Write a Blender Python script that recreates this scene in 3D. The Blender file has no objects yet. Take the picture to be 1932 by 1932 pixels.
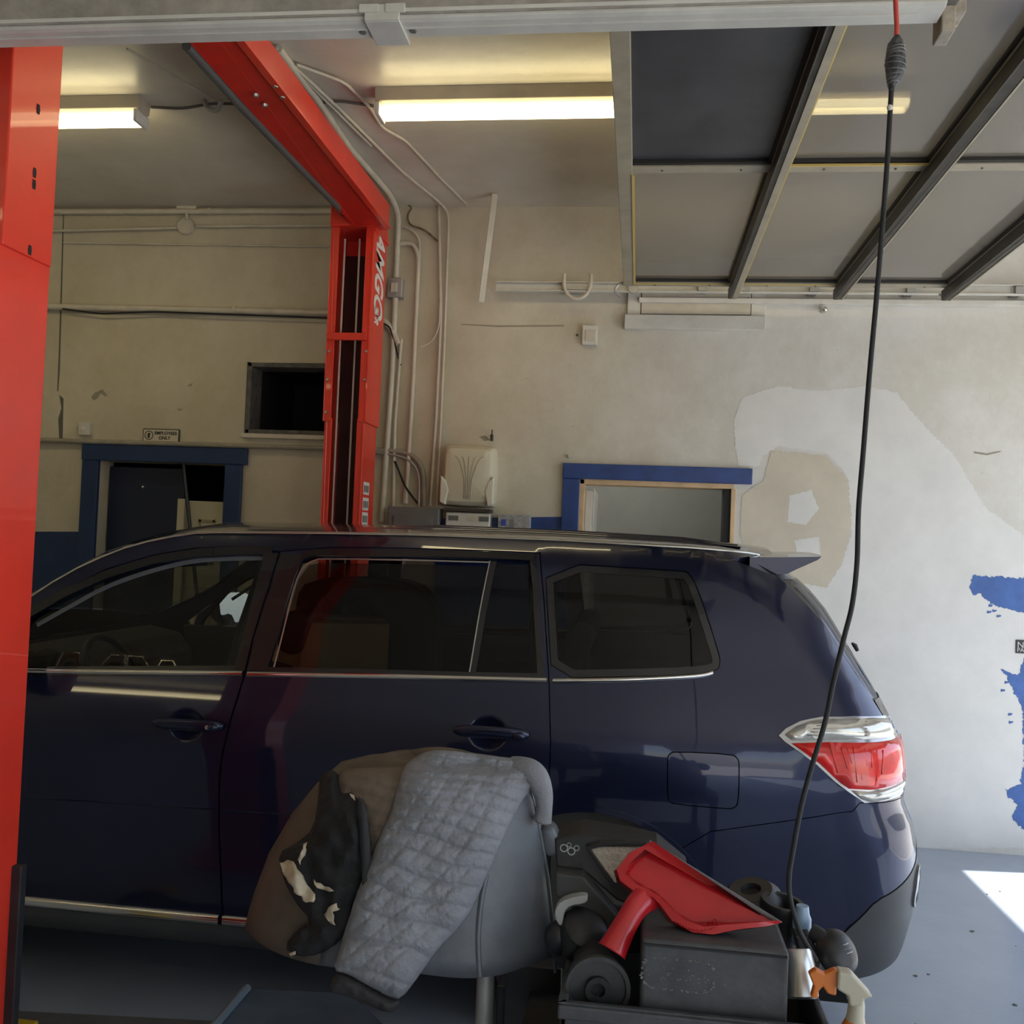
import bpy, bmesh, math, random
from mathutils import Vector, Matrix, noise
from mathutils.geometry import delaunay_2d_cdt
random.seed(7)
SC = bpy.context.scene
COL = SC.collection
PI = math.pi

# ---------------------------------------------------------------- camera
FPX = 1850.0; YAW = math.radians(7.4); PIT = math.radians(1.7); ROLL = .041; EYE = Vector((0, 0, 1.69))
cF = Vector((-math.sin(YAW)*math.cos(PIT), math.cos(YAW)*math.cos(PIT), math.sin(PIT)))
cR0 = Vector((math.cos(YAW), math.sin(YAW), 0)); cU0 = cR0.cross(cF)
cR = cR0*math.cos(ROLL) + cU0*math.sin(ROLL); cU = cU0*math.cos(ROLL) - cR0*math.sin(ROLL)
cam = bpy.data.cameras.new('camera'); cam.sensor_width = 36; cam.lens = 36*FPX/1932; cam.clip_start = .05
camo = bpy.data.objects.new('camera', cam); COL.objects.link(camo)
camo.matrix_world = Matrix(((cR.x, cU.x, -cF.x, EYE.x), (cR.y, cU.y, -cF.y, EYE.y), (cR.z, cU.z, -cF.z, EYE.z), (0, 0, 0, 1)))
SC.camera = camo

# ---------------------------------------------------------------- light
SC.view_settings.view_transform = 'Standard'; SC.view_settings.look = 'None'
SC.view_settings.gamma = 1; SC.view_settings.exposure = 0.72
try: SC.view_settings.use_curve_mapping = False
except Exception: pass
w = bpy.data.worlds.new('sky'); SC.world = w; w.use_nodes = True
nt = w.node_tree; bg = nt.nodes['Background']
sky = nt.nodes.new('ShaderNodeTexSky'); sky.sky_type = 'NISHITA'; sky.sun_disc = False
sky.sun_elevation = math.radians(64); sky.sun_rotation = math.radians(83)
hz = nt.nodes.new('ShaderNodeMix'); hz.data_type = 'RGBA'; hz.inputs[0].default_value = .42; hz.inputs[7].default_value = (2.9, 2.75, 2.5, 1)
nt.links.new(sky.outputs[0], hz.inputs[6]); nt.links.new(hz.outputs[2], bg.inputs[0]); bg.inputs[1].default_value = .34
sun = bpy.data.lights.new('sun', 'SUN'); sun.energy = 8; sun.angle = math.radians(.6); sun.color = (1, .96, .9)
suno = bpy.data.objects.new('sun', sun); COL.objects.link(suno)
suno.rotation_euler = Vector((-1.63, -.21, -3.12)).to_track_quat('-Z', 'Y').to_euler(); suno.location = (6, 3, 9)
def portal(name, loc, rot, sx, sy):
    l = bpy.data.lights.new(name, 'AREA'); l.shape = 'RECTANGLE'; l.size = sx; l.size_y = sy
    l.cycles.is_portal = True
    o = bpy.data.objects.new(name, l); COL.objects.link(o); o.location = loc; o.rotation_euler = rot

# ---------------------------------------------------------------- pixel helpers: a photo point on a plane of the real room
def ray(x, y): return cF + cR*((x-966)/FPX) - cU*((y-966)/FPX)
def oy(x, y, Y): d = ray(x, y); return EYE + d*(Y/d.y)
def oz(x, y, Z): d = ray(x, y); return EYE + d*((Z-EYE.z)/d.z)
def ox(x, y, X): d = ray(x, y); return EYE + d*(X/d.x)
def pr(P):
    q = P-EYE; a = q.dot(cF)
    return 966+FPX*q.dot(cR)/a, 966-FPX*q.dot(cU)/a

# ---------------------------------------------------------------- materials
MATS = {}
def mat(name, col, rough=.6, metal=0, coat=0, var=.0, vscale=6, bump=0, bscale=40, spec=.5, emit=None, estr=0, var2=None, alpha=None):
    if name in MATS: return MATS[name]
    m = bpy.data.materials.new(name); m.use_nodes = True; MATS[name] = m
    n = m.node_tree.nodes; l = m.node_tree.links; p = n['Principled BSDF']
    p.inputs['Base Color'].default_value = (*col, 1); p.inputs['Roughness'].default_value = rough
    p.inputs['Metallic'].default_value = metal; p.inputs['Coat Weight'].default_value = coat
    p.inputs['Coat Roughness'].default_value = .03
    p.inputs['Specular IOR Level'].default_value = spec
    g = n.new('ShaderNodeNewGeometry')
    if var or var2:
        t = n.new('ShaderNodeTexNoise'); t.inputs['Scale'].default_value = vscale; t.inputs['Detail'].default_value = 8
        t.inputs['Roughness'].default_value = .65
        l.new(g.outputs['Position'], t.inputs['Vector'])
        r = n.new('ShaderNodeValToRGB'); r.color_ramp.elements[0].position = .32; r.color_ramp.elements[1].position = .68
        c2 = var2 if var2 else tuple(min(1, c*(1+var)) for c in col); c1 = col if var2 else tuple(c*(1-var) for c in col)
        r.color_ramp.elements[0].color = (*c1, 1); r.color_ramp.elements[1].color = (*c2, 1)
        l.new(t.outputs['Fac'], r.inputs[0]); l.new(r.outputs[0], p.inputs['Base Color'])
    if bump:
        t = n.new('ShaderNodeTexNoise'); t.inputs['Scale'].default_value = bscale; t.inputs['Detail'].default_value = 6
        l.new(g.outputs['Position'], t.inputs['Vector'])
        b = n.new('ShaderNodeBump'); b.inputs['Strength'].default_value = bump; b.inputs['Distance'].default_value = .01
        l.new(t.outputs['Fac'], b.inputs['Height']); l.new(b.outputs[0], p.inputs['Normal'])
    if emit: p.inputs['Emission Color'].default_value = (*emit, 1); p.inputs['Emission Strength'].default_value = estr
    return m
def glass(name, tint, refl=1.0, rough=0.0, milky=None, milk=0.0):
    if name in MATS: return MATS[name]
    m = bpy.data.materials.new(name); m.use_nodes = True; MATS[name] = m
    n = m.node_tree.nodes; l = m.node_tree.links; n.remove(n['Principled BSDF'])
    out = n['Material Output']; tr = n.new('ShaderNodeBsdfTransparent'); tr.inputs[0].default_value = (*tint, 1)
    gl = n.new('ShaderNodeBsdfGlossy'); gl.inputs['Roughness'].default_value = rough; gl.inputs[0].default_value = (refl, refl, refl, 1)
    lw = n.new('ShaderNodeLayerWeight'); lw.inputs[0].default_value = .5; pw = n.new('ShaderNodeMath'); pw.operation = 'POWER'; pw.inputs[1].default_value = 5; l.new(lw.outputs['Facing'], pw.inputs[0])
    fr = n.new('ShaderNodeMath'); fr.operation = 'MULTIPLY_ADD'; fr.inputs[1].default_value = .95; fr.inputs[2].default_value = .045; l.new(pw.outputs[0], fr.inputs[0])
    mx = n.new('ShaderNodeMixShader'); l.new(fr.outputs[0], mx.inputs[0])
    src = tr
    if milky:
        df = n.new('ShaderNodeBsdfDiffuse'); df.inputs[0].default_value = (*milky, 1)
        tl = n.new('ShaderNodeBsdfTranslucent'); tl.inputs[0].default_value = (*milky, 1)
        ad = n.new('ShaderNodeMixShader'); ad.inputs[0].default_value = .45; l.new(df.outputs[0], ad.inputs[1]); l.new(tl.outputs[0], ad.inputs[2])
        m2 = n.new('ShaderNodeMixShader'); m2.inputs[0].default_value = milk; l.new(tr.outputs[0], m2.inputs[1]); l.new(ad.outputs[0], m2.inputs[2]); src = m2
    l.new(src.outputs[0], mx.inputs[1]); l.new(gl.outputs[0], mx.inputs[2]); l.new(mx.outputs[0], out.inputs[0])
    return m

# ---------------------------------------------------------------- mesh builder
WL = {}      # world location of each object made here
class MB:
    def __init__(s): s.v = []; s.f = []; s.m = []
    def add(s, vs, fs):
        k = len(s.v); s.v += [Vector(v) for v in vs]; s.f += [tuple(i+k for i in f) for f in fs]; return s
    def box(s, a, b, M=None):
        x0, y0, z0 = a; x1, y1, z1 = b
        vs = [Vector(p) for p in ((x0,y0,z0),(x1,y0,z0),(x1,y1,z0),(x0,y1,z0),(x0,y0,z1),(x1,y0,z1),(x1,y1,z1),(x0,y1,z1))]
        if M: vs = [M @ v for v in vs]
        return s.add(vs, [(0,3,2,1),(4,5,6,7),(0,1,5,4),(1,2,6,5),(2,3,7,6),(3,0,4,7)])
    def tube(s, pts, r, n=10, cap=True, flat=1.0):
        pts = [Vector(p) for p in pts]; rs = r if isinstance(r, (list, tuple)) else [r]*len(pts)
        prev = None; rings = []
        for i, p in enumerate(pts):
            t = (pts[min(i+1, len(pts)-1)]-pts[max(i-1, 0)])
            if t.length < 1e-9: t = Vector((0, 0, 1))
            t.normalize()
            if prev is None: a = t.cross(Vector((0, 0, 1)) if abs(t.z) < .9 else Vector((1, 0, 0))).normalized()
            else: a = (prev - t*prev.dot(t)).normalized()
            prev = a; b = t.cross(a)
            rings.append([p + (a*math.cos(2*PI*k/n)+b*math.sin(2*PI*k/n)*flat)*rs[i] for k in range(n)])
        vs = [v for q in rings for v in q]; fs = []
        for i in range(len(rings)-1):
            for k in range(n): fs.append((i*n+k, i*n+(k+1) % n, (i+1)*n+(k+1) % n, (i+1)*n+k))
        if cap: fs += [tuple(range(n))[::-1], tuple((len(rings)-1)*n+k for k in range(n))]
        return s.add(vs, fs)
    def cyl(s, a, b, r, n=20, r2=None): return s.tube([a, b], [r, r if r2 is None else r2], n)
    def lathe(s, prof, c, axis=(0, 0, 1), n=32):
        ax = Vector(axis).normalized(); a = ax.cross(Vector((0, 0, 1)) if abs(ax.z) < .9 else Vector((1, 0, 0))).normalized(); b = ax.cross(a); c = Vector(c)
        vs = [c + ax*h + (a*math.cos(2*PI*k/n)+b*math.sin(2*PI*k/n))*r for r, h in prof for k in range(n)]
        fs = [(i*n+k, i*n+(k+1) % n, (i+1)*n+(k+1) % n, (i+1)*n+k) for i in range(len(prof)-1) for k in range(n)]
        return s.add(vs, fs)
    def prism(s, poly, ex):
        """solid from a planar outline (3-D points) pushed along ex"""
        n = len(poly); poly = [Vector(p) for p in poly]; ex = Vector(ex)
        return s.add(poly+[p+ex for p in poly], [tuple(range(n))[::-1], tuple(range(n, 2*n))]+[(i, (i+1) % n, n+(i+1) % n, n+i) for i in range(n)])
    def grid(s, rows):
        n = len(rows[0]); return s.add([v for r in rows for v in r], [(i*n+k, i*n+k+1, (i+1)*n+k+1, (i+1)*n+k) for i in range(len(rows)-1) for k in range(n-1)])
    def ball(s, c, r, nu=14, nv=9):
        c = Vector(c); r = Vector(r) if not isinstance(r, (int, float)) else Vector((r, r, r))
        prof = [[c+Vector((r.x*math.sin(PI*i/nv)*math.cos(2*PI*k/nu), r.y*math.sin(PI*i/nv)*math.sin(2*PI*k/nu), r.z*math.cos(PI*i/nv))) for k in range(nu)] for i in range(nv+1)]
        vs = [v for q in prof for v in q]
        return s.add(vs, [(i*nu+k, (i+1)*nu+k, (i+1)*nu+(k+1) % nu, i*nu+(k+1) % nu) for i in range(nv) for k in range(nu)])
    def build(s, name, m, parent=None, smooth=False, bevel=0, solid=0, soloff=-1, sub=0, fix=True, seg=2):
        me = bpy.data.meshes.new(name)
        if parent is not None: base = WL[parent.name]
        else:
            xs = [v.x for v in s.v]; ys = [v.y for v in s.v]; zs = [v.z for v in s.v]
            base = Vector(((min(xs)+max(xs))/2, (min(ys)+max(ys))/2, min(zs)))
        me.from_pydata([v-base for v in s.v], [], s.f)
        bm = bmesh.new(); bm.from_mesh(me)
        bmesh.ops.remove_doubles(bm, verts=bm.verts, dist=1e-5)
        if fix: bmesh.ops.recalc_face_normals(bm, faces=bm.faces)
        bm.to_mesh(me); bm.free()
        o = bpy.data.objects.new(name, me); COL.objects.link(o)
        if parent is not None: o.parent = parent; WL[o.name] = base
        else: o.location = base; WL[o.name] = base
        if m: me.materials.append(m)
        if smooth:
            for p in me.polygons: p.use_smooth = True
            if smooth != 'all':
                try: me.set_sharp_from_angle(angle=math.radians(40))
                except Exception: pass
        if bevel:
            b = o.modifiers.new('bevel', 'BEVEL'); b.width = bevel; b.segments = seg; b.limit_method = 'ANGLE'; b.angle_limit = math.radians(40)
        if solid:
            b = o.modifiers.new('solid', 'SOLIDIFY'); b.thickness = solid; b.offset = soloff
        if sub:
            b = o.modifiers.new('sub', 'SUBSURF'); b.levels = sub; b.render_levels = sub
        return o
def tag(o, label=None, cat=None, group=None, kind=None):
    if label: o['label'] = label
    if cat: o['category'] = cat
    if group: o['group'] = group
    if kind: o['kind'] = kind
    return o
def thing(name, loc, label, cat, group=None):
    o = bpy.data.objects.new(name, None); COL.objects.link(o); o.location = loc; WL[o.name] = Vector(loc); o.empty_display_size = .1
    return tag(o, label, cat, group)
def struct(o): o['kind'] = 'structure'; return o
def box(a, b, M=None): return MB().box(a, b, M)
def inpoly(p, poly):
    x, y = p; c = False; j = len(poly)-1
    for i in range(len(poly)):
        xi, yi = poly[i]; xj, yj = poly[j]
        if (yi > y) != (yj > y) and x < (xj-xi)*(y-yi)/(yj-yi)+xi: c = not c
        j = i
    return c
def dens(poly, step):
    out = []
    for i in range(len(poly)):
        a = Vector(poly[i]); b = Vector(poly[(i+1) % len(poly)]); n = max(1, int((b-a).length/step))
        for k in range(n): out.append(tuple(a.lerp(b, k/n)))
    return out
def shrink(poly, d):
    A = sum(poly[i][0]*poly[(i+1) % len(poly)][1]-poly[(i+1) % len(poly)][0]*poly[i][1] for i in range(len(poly)))
    sg = 1 if A > 0 else -1; out = []
    n = len(poly)
    for i in range(n):
        p0 = Vector(poly[i-1]); p = Vector(poly[i]); p1 = Vector(poly[(i+1) % n])
        e0 = (p-p0); e1 = (p1-p)
        if e0.length < 1e-9 or e1.length < 1e-9: out.append(tuple(p)); continue
        e0.normalize(); e1.normalize()
        n0 = Vector((-e0.y, e0.x))*sg; n1 = Vector((-e1.y, e1.x))*sg; b = n0+n1
        if b.length < .2: out.append(tuple(p)); continue
        b.normalize(); k = 1/max(.5, b.dot(n0)); out.append(tuple(p+b*d*k))
    return out
def smoothpoly(pts, it=1, closed=True):
    for _ in range(it):
        q = []
        n = len(pts)
        for i in range(n if closed else n-1):
            a = Vector(pts[i]); b = Vector(pts[(i+1) % n]); q += [tuple(a.lerp(b, .25)), tuple(a.lerp(b, .75))]
        if not closed: q = [pts[0]]+q+[pts[-1]]
        pts = q
    return pts
def cdt(outer, holes=(), step=None, extra=(), estep=None):
    """fills a 2-D outline with holes; returns verts, faces, boundary edges (outline direction)"""
    loops = [outer]+list(holes)
    if estep: loops = [dens(l, estep) for l in loops]
    vs = []; ed = []
    for lp in loops:
        k = len(vs); vs += [Vector(p) for p in lp]; ed += [(k+i, k+(i+1) % len(lp)) for i in range(len(lp))]
    if step:
        x0 = min(v.x for v in vs); x1 = max(v.x for v in vs); y0 = min(v.y for v in vs); y1 = max(v.y for v in vs)
        nb = [tuple(v) for v in vs]
        cell = {}
        for p in nb: cell.setdefault((int(p[0]/step), int(p[1]/step)), []).append(p)
        y = y0+step*.5; r = 0
        while y < y1:
            x = x0+step*(.5 if r % 2 else .25)
            while x < x1:
                p = (x, y)
                if inpoly(p, loops[0]) and not any(inpoly(p, h) for h in loops[1:]):
                    ci, cj = int(x/step), int(y/step); ok = True
                    for a in (-1, 0, 1):
                        for b in (-1, 0, 1):
                            for q in cell.get((ci+a, cj+b), ()):
                                if (q[0]-x)**2+(q[1]-y)**2 < (step*.45)**2: ok = False
                    if ok: vs.append(Vector(p))
                x += step
            y += step; r += 1
    vs += [Vector(p) for p in extra if inpoly(p, loops[0])]
    v2, e2, f2, *_ = delaunay_2d_cdt(vs, ed, [], 0, 1e-6)
    out = []
    for f in f2:
        c = sum((v2[i] for i in f), Vector((0, 0)))/len(f)
        if inpoly(c, loops[0]) and not any(inpoly(c, h) for h in loops[1:]): out.append(tuple(f))
    return v2, out
def border(faces):
    d = {}
    for f in faces:
        for i in range(len(f)):
            a, b = f[i], f[(i+1) % len(f)]
            if (b, a) in d: del d[(b, a)]
            else: d[(a, b)] = 1
    return list(d)
def sheet(outer, holes, fn, depth=0, step=None, estep=None, mb=None, extra=()):
    """2-D outline -> surface through fn(p, inset); edges turned in by depth"""
    v, f = cdt(outer, holes, step, extra, estep); mb = mb or MB()
    V0 = [fn(p, 0) for p in v]; F0 = list(f)
    if depth:
        be = border(f); ids = {}
        for a, b in be:
            for i in (a, b):
                if i not in ids: ids[i] = len(V0); V0.append(fn(v[i], depth))
        F0 += [(b, a, ids[a], ids[b]) for a, b in be]
    mb.add(V0, F0); return mb
def slab(outer, holes, plane, thick, mb=None):
    """closed plate; plane(p, d) gives the 3-D point of p at depth d"""
    v, f = cdt(outer, holes); mb = mb or MB(); n = len(v)
    V0 = [plane(p, 0) for p in v]+[plane(p, thick) for p in v]
    F0 = list(f)+[tuple(i+n for i in q)[::-1] for q in f]+[(b, a, a+n, b+n) for a, b in border(f)]
    return mb.add(V0, F0)
def text_mesh(txt, size, m, M, name, parent, ext=.0008, shear=0, bold=0, align='LEFT'):
    c = bpy.data.curves.new(name, 'FONT'); c.body = txt; c.size = size; c.extrude = ext; c.shear = shear; c.offset = bold; c.align_x = align
    o = bpy.data.objects.new('tmp', c); COL.objects.link(o)
    bpy.context.view_layer.update()
    me = bpy.data.meshes.new_from_object(o.evaluated_get(bpy.context.evaluated_depsgraph_get()))
    bpy.data.objects.remove(o)
    me.transform(Matrix.Translation(-WL[parent.name]) @ M)
    q = bpy.data.objects.new(name, me); COL.objects.link(q); q.parent = parent; WL[q.name] = WL[parent.name]
    me.materials.clear(); me.materials.append(m); return q
def frame_M(o, x, y):
    x = Vector(x).normalized(); y = Vector(y); y = (y-x*y.dot(x)).normalized(); z = x.cross(y); o = Vector(o)
    return Matrix(((x.x, y.x, z.x, o.x), (x.y, y.y, z.y, o.y), (x.z, y.z, z.z, o.z), (0, 0, 0, 1)))
def arc(pts, r=.04, n=5):
    """rounds the corners of a poly-line"""
    pts = [Vector(p) for p in pts]; out = [pts[0]]
    for i in range(1, len(pts)-1):
        a, b, c = pts[i-1], pts[i], pts[i+1]; ra = min(r, (b-a).length*.45); rc = min(r, (c-b).length*.45)
        p = b+(a-b).normalized()*ra; q = b+(c-b).normalized()*rc
        for k in range(n+1): t = k/n; out.append(p*(1-t)**2+b*2*t*(1-t)+q*t*t)
    return out+[pts[-1]]
def catmull(pts, n=8):
    pts = [Vector(p) for p in pts]; out = []
    for i in range(len(pts)-1):
        p0 = pts[max(i-1, 0)]; p1 = pts[i]; p2 = pts[i+1]; p3 = pts[min(i+2, len(pts)-1)]
        for k in range(n):
            t = k/n; out.append(.5*((2*p1)+(p2-p0)*t+(2*p0-5*p1+4*p2-p3)*t*t+(3*p1-p0-3*p2+p3)*t**3))
    return out+[pts[-1]]
def interp(x, tab):
    if x <= tab[0][0]: return tab[0][1]
    for (a, b), (c, d) in zip(tab, tab[1:]):
        if x <= c: return b+(d-b)*(x-a)/(c-a)
    return tab[-1][1]

# ================================================================ SETTING
WY = 6.05; CZ = 3.79; XR = 3.25; XL = -6.2; YB = -4.2
def wallmat():
    m = bpy.data.materials.new('painted_wall'); m.use_nodes = True
    n = m.node_tree.nodes; l = m.node_tree.links; p = n['Principled BSDF']; p.inputs['Roughness'].default_value = .55
    g = n.new('ShaderNodeNewGeometry')
    def noi(sc, det=8, ro=.6, st=None):
        t = n.new('ShaderNodeTexNoise'); t.inputs['Scale'].default_value = sc; t.inputs['Detail'].default_value = det; t.inputs['Roughness'].default_value = ro
        if st:
            mp = n.new('ShaderNodeMapping'); mp.inputs['Scale'].default_value = st; l.new(g.outputs['Position'], mp.inputs[0]); l.new(mp.outputs[0], t.inputs['Vector'])
        else: l.new(g.outputs['Position'], t.inputs['Vector'])
        return t
    def ramp(src, a, ca, b, cb):
        r = n.new('ShaderNodeValToRGB'); r.color_ramp.elements[0].position = a; r.color_ramp.elements[1].position = b
        r.color_ramp.elements[0].color = (*ca, 1); r.color_ramp.elements[1].color = (*cb, 1); l.new(src, r.inputs[0]); return r
    def mix(a, b, fac, mode='MIX'):
        x = n.new('ShaderNodeMix'); x.data_type = 'RGBA'; x.blend_type = mode
        l.new(a, x.inputs[6]); l.new(b, x.inputs[7])
        if isinstance(fac, float): x.inputs[0].default_value = fac
        else: l.new(fac, x.inputs[0])
        return x.outputs[2]
    big = noi(.9, 5); c = ramp(big.outputs[0], .35, (.50, .445, .33), .65, (.60, .54, .41))
    # whiter primer towards the doorway; left cream mixes stain with painted-in warm lamplight
    s = n.new('ShaderNodeSeparateXYZ'); l.new(g.outputs['Position'], s.inputs[0])
    ad = n.new('ShaderNodeMath'); ad.operation = 'ADD'; l.new(s.outputs[0], ad.inputs[0])
    nb = noi(1.6, 6); mu = n.new('ShaderNodeMath'); mu.operation = 'MULTIPLY'; mu.inputs[1].default_value = 1.6; l.new(nb.outputs[0], mu.inputs[0]); l.new(mu.outputs[0], ad.inputs[1])
    fr = n.new('ShaderNodeMapRange'); fr.inputs[1].default_value = -.6; fr.inputs[2].default_value = 1.6; l.new(ad.outputs[0], fr.inputs[0])
    w2 = ramp(big.outputs[0], .35, (.66, .64, .59), .65, (.71, .69, .645))
    col = mix(c.outputs[0], w2.outputs[0], fr.outputs[0])
    # grime: streaks and scuffs
    st = noi(2.6, 10, .72, (1, 1, .8)); sr = ramp(st.outputs[0], .40, (.80, .77, .70), .60, (1, 1, 1)); col = mix(col, sr.outputs[0], .55, 'MULTIPLY')
    sp = noi(17, 6, .7, (1, 1, 1.4)); s2 = ramp(sp.outputs[0], .27, (.45, .42, .38), .33, (1, 1, 1)); col = mix(col, s2.outputs[0], .6, 'MULTIPLY')
    l.new(col, p.inputs['Base Color'])
    b = n.new('ShaderNodeBump'); b.inputs['Strength'].default_value = .35; b.inputs['Distance'].default_value = .01
    bn = noi(9, 10, .7); l.new(bn.outputs[0], b.inputs['Height']); l.new(b.outputs[0], p.inputs['Normal'])
    return m
M_wall = wallmat()
M_ceil = mat('plaster_ceiling', (.56, .515, .425), .34, var2=(.68, .635, .54), vscale=2.2, bump=.15, bscale=14)
M_floor = mat('epoxy_floor', (.30, .355, .43), .28, var2=(.37, .425, .50), vscale=1.7, bump=.12, bscale=18)
M_cream = mat('cream_pipe', (.56, .51, .41), .5, var=.12, vscale=8)
M_white = mat('off_white_paint', (.62, .60, .54), .5, var=.10, vscale=5)
M_blue = mat('blue_trim_paint', (.020, .055, .21), .35, var=.25, vscale=9)
M_blueL = mat('blue_wall_paint', (.045, .12, .36), .5, var=.2, vscale=9)
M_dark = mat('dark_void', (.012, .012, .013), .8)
M_wood = mat('bare_wood', (.62, .43, .24), .6, var=.15, vscale=12)
M_red = mat('red_enamel', (.72, .038, .018), .34, coat=.35, var=.10, vscale=3)
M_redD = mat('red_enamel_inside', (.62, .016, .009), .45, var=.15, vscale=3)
M_steel = mat('bright_steel', (.62, .61, .58), .3, 1)
M_zinc = mat('dull_zinc', (.42, .41, .39), .5, .6, var=.15)
M_black = mat('black_plastic', (.018, .018, .020), .42, var=.3, vscale=14, bump=.1)
M_rub = mat('black_rubber', (.015, .015, .016), .7, bump=.15)
M_grey = mat('grey_paint', (.14, .14, .13), .5, var=.15)
M_primer = mat('white_primer', (.715, .70, .665), .6, var=.06, vscale=4)
M_tan = mat('tan_paint', (.60, .54, .43), .6, var=.08, vscale=4)

def wplane(y): return lambda p, d: Vector((p[0], y+d, p[1]))
def rect(x0, z0, x1, z1): return [(x0, z0), (x1, z0), (x1, z1), (x0, z1)]
# doors and dark opening of the far wall (metres)
D1 = (-3.53, 0, -2.66, 2.11)      # blue doorway, left
D2 = (-.37, 0, .56, 2.09)         # doorway with bare jamb, right
W1 = (-2.545, 2.315, -1.75, 2.775)
wb = slab([(XL, 0), (XR, 0), (XR, CZ), (XL, CZ)], [rect(D1[0], .001, D1[2], D1[3]), rect(D2[0], .001, D2[2], D2[3]), rect(*W1)], wplane(WY), .16)
wall_back = struct(wb.build('wall_back', M_wall))
floor = struct(box((-9, -9, -.1), (14, 9.5, 0)).build('floor', M_floor))
ceiling = struct(box((XL, YB, CZ), (XR+.2, WY+.2, CZ+.12)).build('ceiling', M_ceil))
struct(box((XL-.15, YB, 0), (XL, WY+.16, CZ)).build('wall_left', M_wall))
yz = lambda p, d: Vector((XR+d, p[0], p[1]))
struct(slab([(YB, 0), (WY+.16, 0), (WY+.16, CZ), (YB, CZ)], [rect(2.15, .001, 5.88, 3.12), rect(-3.4, .001, 1.5, 3.12)], yz, .2).build('wall_right', M_wall))
xz = lambda p, d: Vector((p[0], YB-d, p[1]))
struct(slab([(XL-.15, 0), (XR+.2, 0), (XR+.2, CZ), (XL-.15, CZ)], [rect(.4, .001, 2.9, 2.9)], xz, .2).build('wall_front', M_wall))
portal('portal_door', (XR+.1, 4.0, 1.56), (0, PI/2, 0), 3.1, 3.7)
portal('portal_side', (XR+.1, -.95, 1.56), (0, PI/2, 0), 3.1, 4.9)
portal('portal_front', (1.65, YB-.1, 1.45), (PI/2, 0, 0), 2.5, 2.9)
# ground outside
M_apron = mat('concrete_apron', (.50, .49, .47), .8, var=.1, vscale=2)
struct(box((XR+.2, -14, -.004), (26, 14, .006)).build('ground_outside', M_apron))
struct(box((-14, -16, -.004), (XR+.2, YB-.2, .006)).build('ground_front', M_apron))
# a building across the yard that the car paint and mirror pick up
o = struct(box((16, -12, 0), (16.4, 14, 3.2)).build('wall_yard', mat('yard_wall', (.6, .58, .52), .8)))

# paint marks on the far wall (thin coats, each part of the wall)
def patch(name, px, m, y=WY, jag=.0, off=.0015, it=0, seed=0):
    pts = [oy(a, b, y) for a, b in px]; pts = [(p.x, p.z) for p in pts]
    if it: pts = smoothpoly(pts, it)
    if jag:
        pts = dens(pts, jag*1.2); r = random.Random(seed)
        pts = [(a+r.uniform(-jag, jag), b+r.uniform(-jag, jag)) for a, b in pts]
    o = slab(pts, [], wplane(y-off), off*.9).build(name, m, wall_back); return o
patch('primer_patch', [(1385,790),(1400,750),(1470,728),(1540,738),(1630,728),(1690,740),(1740,800),(1800,860),(1860,960),(1932,1010),(1990,1100),(1990,1600),(1500,1600),(1480,1080),(1560,1100),(1590,1050),(1606,1010),(1600,900),(1560,855),(1470,842),(1440,860),(1430,880),(1392,880),(1386,830)], M_primer, jag=.006, seed=1)
patch('tan_patch', [(1455,850),(1560,860),(1600,905),(1608,990),(1590,1060),(1560,1110),(1420,1080),(1396,1010),(1400,935),(1440,905)], M_tan, jag=.006, off=.0022, seed=2)
patch('primer_smear', [(1490,935),(1530,925),(1545,960),(1520,990),(1485,985)], M_primer, jag=.004, off=.003, seed=3)
patch('primer_smear', [(1498,1020),(1545,1012),(1548,1045),(1505,1050)], M_primer, jag=.004, off=.003, seed=4)
patch('blue_paint_patch', [(1835,1086),(1960,1092),(1960,1160),(1930,1157),(1900,1150),(1875,1142),(1850,1120),(1838,1124),(1828,1110)], M_blueL, jag=.007, off=.003, seed=5)
patch('blue_paint_patch', [(1935,1235),(1990,1235),(1990,1570),(1930,1565),(1908,1545),(1918,1520),(1900,1500),(1898,1490),(1925,1480),(1932,1440),(1928,1330),(1915,1310),(1900,1275),(1888,1262),(1920,1275)], M_blueL, jag=.007, off=.003, seed=6)
for k, (a, b) in enumerate([(1865,1140),(1872,1150),(1880,1160),(1862,1152),(1895,1285),(1888,1300),(1902,1345),(1903,1360),(1935,1400)]):
    patch('blue_paint_fleck', [(a, b), (a+9, b+1), (a+7, b+4), (a, b+5)], M_blueL, off=.003, jag=.002, seed=k+20)
M_bD = mat('blue_wainscot', (.010, .032, .10), .45, var=.2)
patch('blue_wainscot', [(40,1003),(152,1003),(160,1520),(40,1510)], M_bD, off=.004)
patch('blue_wainscot', [(445,1250),(700,1262),(700,1575),(445,1560)], M_bD, off=.004)
patch('blue_wainscot', [(820,978),(1068,975),(1075,1580),(820,1580)], M_blue, off=.004)
M_scuff = mat('scuff', (.12, .11, .09), .8)
M_scuff2 = mat('scuff_light', (.30, .27, .20), .8)
for k, q in enumerate([[(172,748),(180,740),(192,738),(184,752),(176,756)], [(186,738),(194,734),(203,746),(198,748)], [(352,728),(364,722),(360,730)], [(335,770),(345,772),(338,776)]]):
    patch('scuff_mark', q, M_scuff2, off=.001, jag=.003, seed=k)
patch('wall_crack', [(119,400),(121,400),(117,560),(113,700),(110,738),(108,738),(111,660),(114,560)], M_scuff, off=.001)
patch('wall_crack', [(112,745),(120,752),(118,835),(112,835),(110,790),(116,770)], M_scuff, off=.001)
patch('wall_crack', [(1838,852),(1862,856),(1888,851),(1887,853),(1862,859),(1838,855)], M_scuff2, off=.003)
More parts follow.
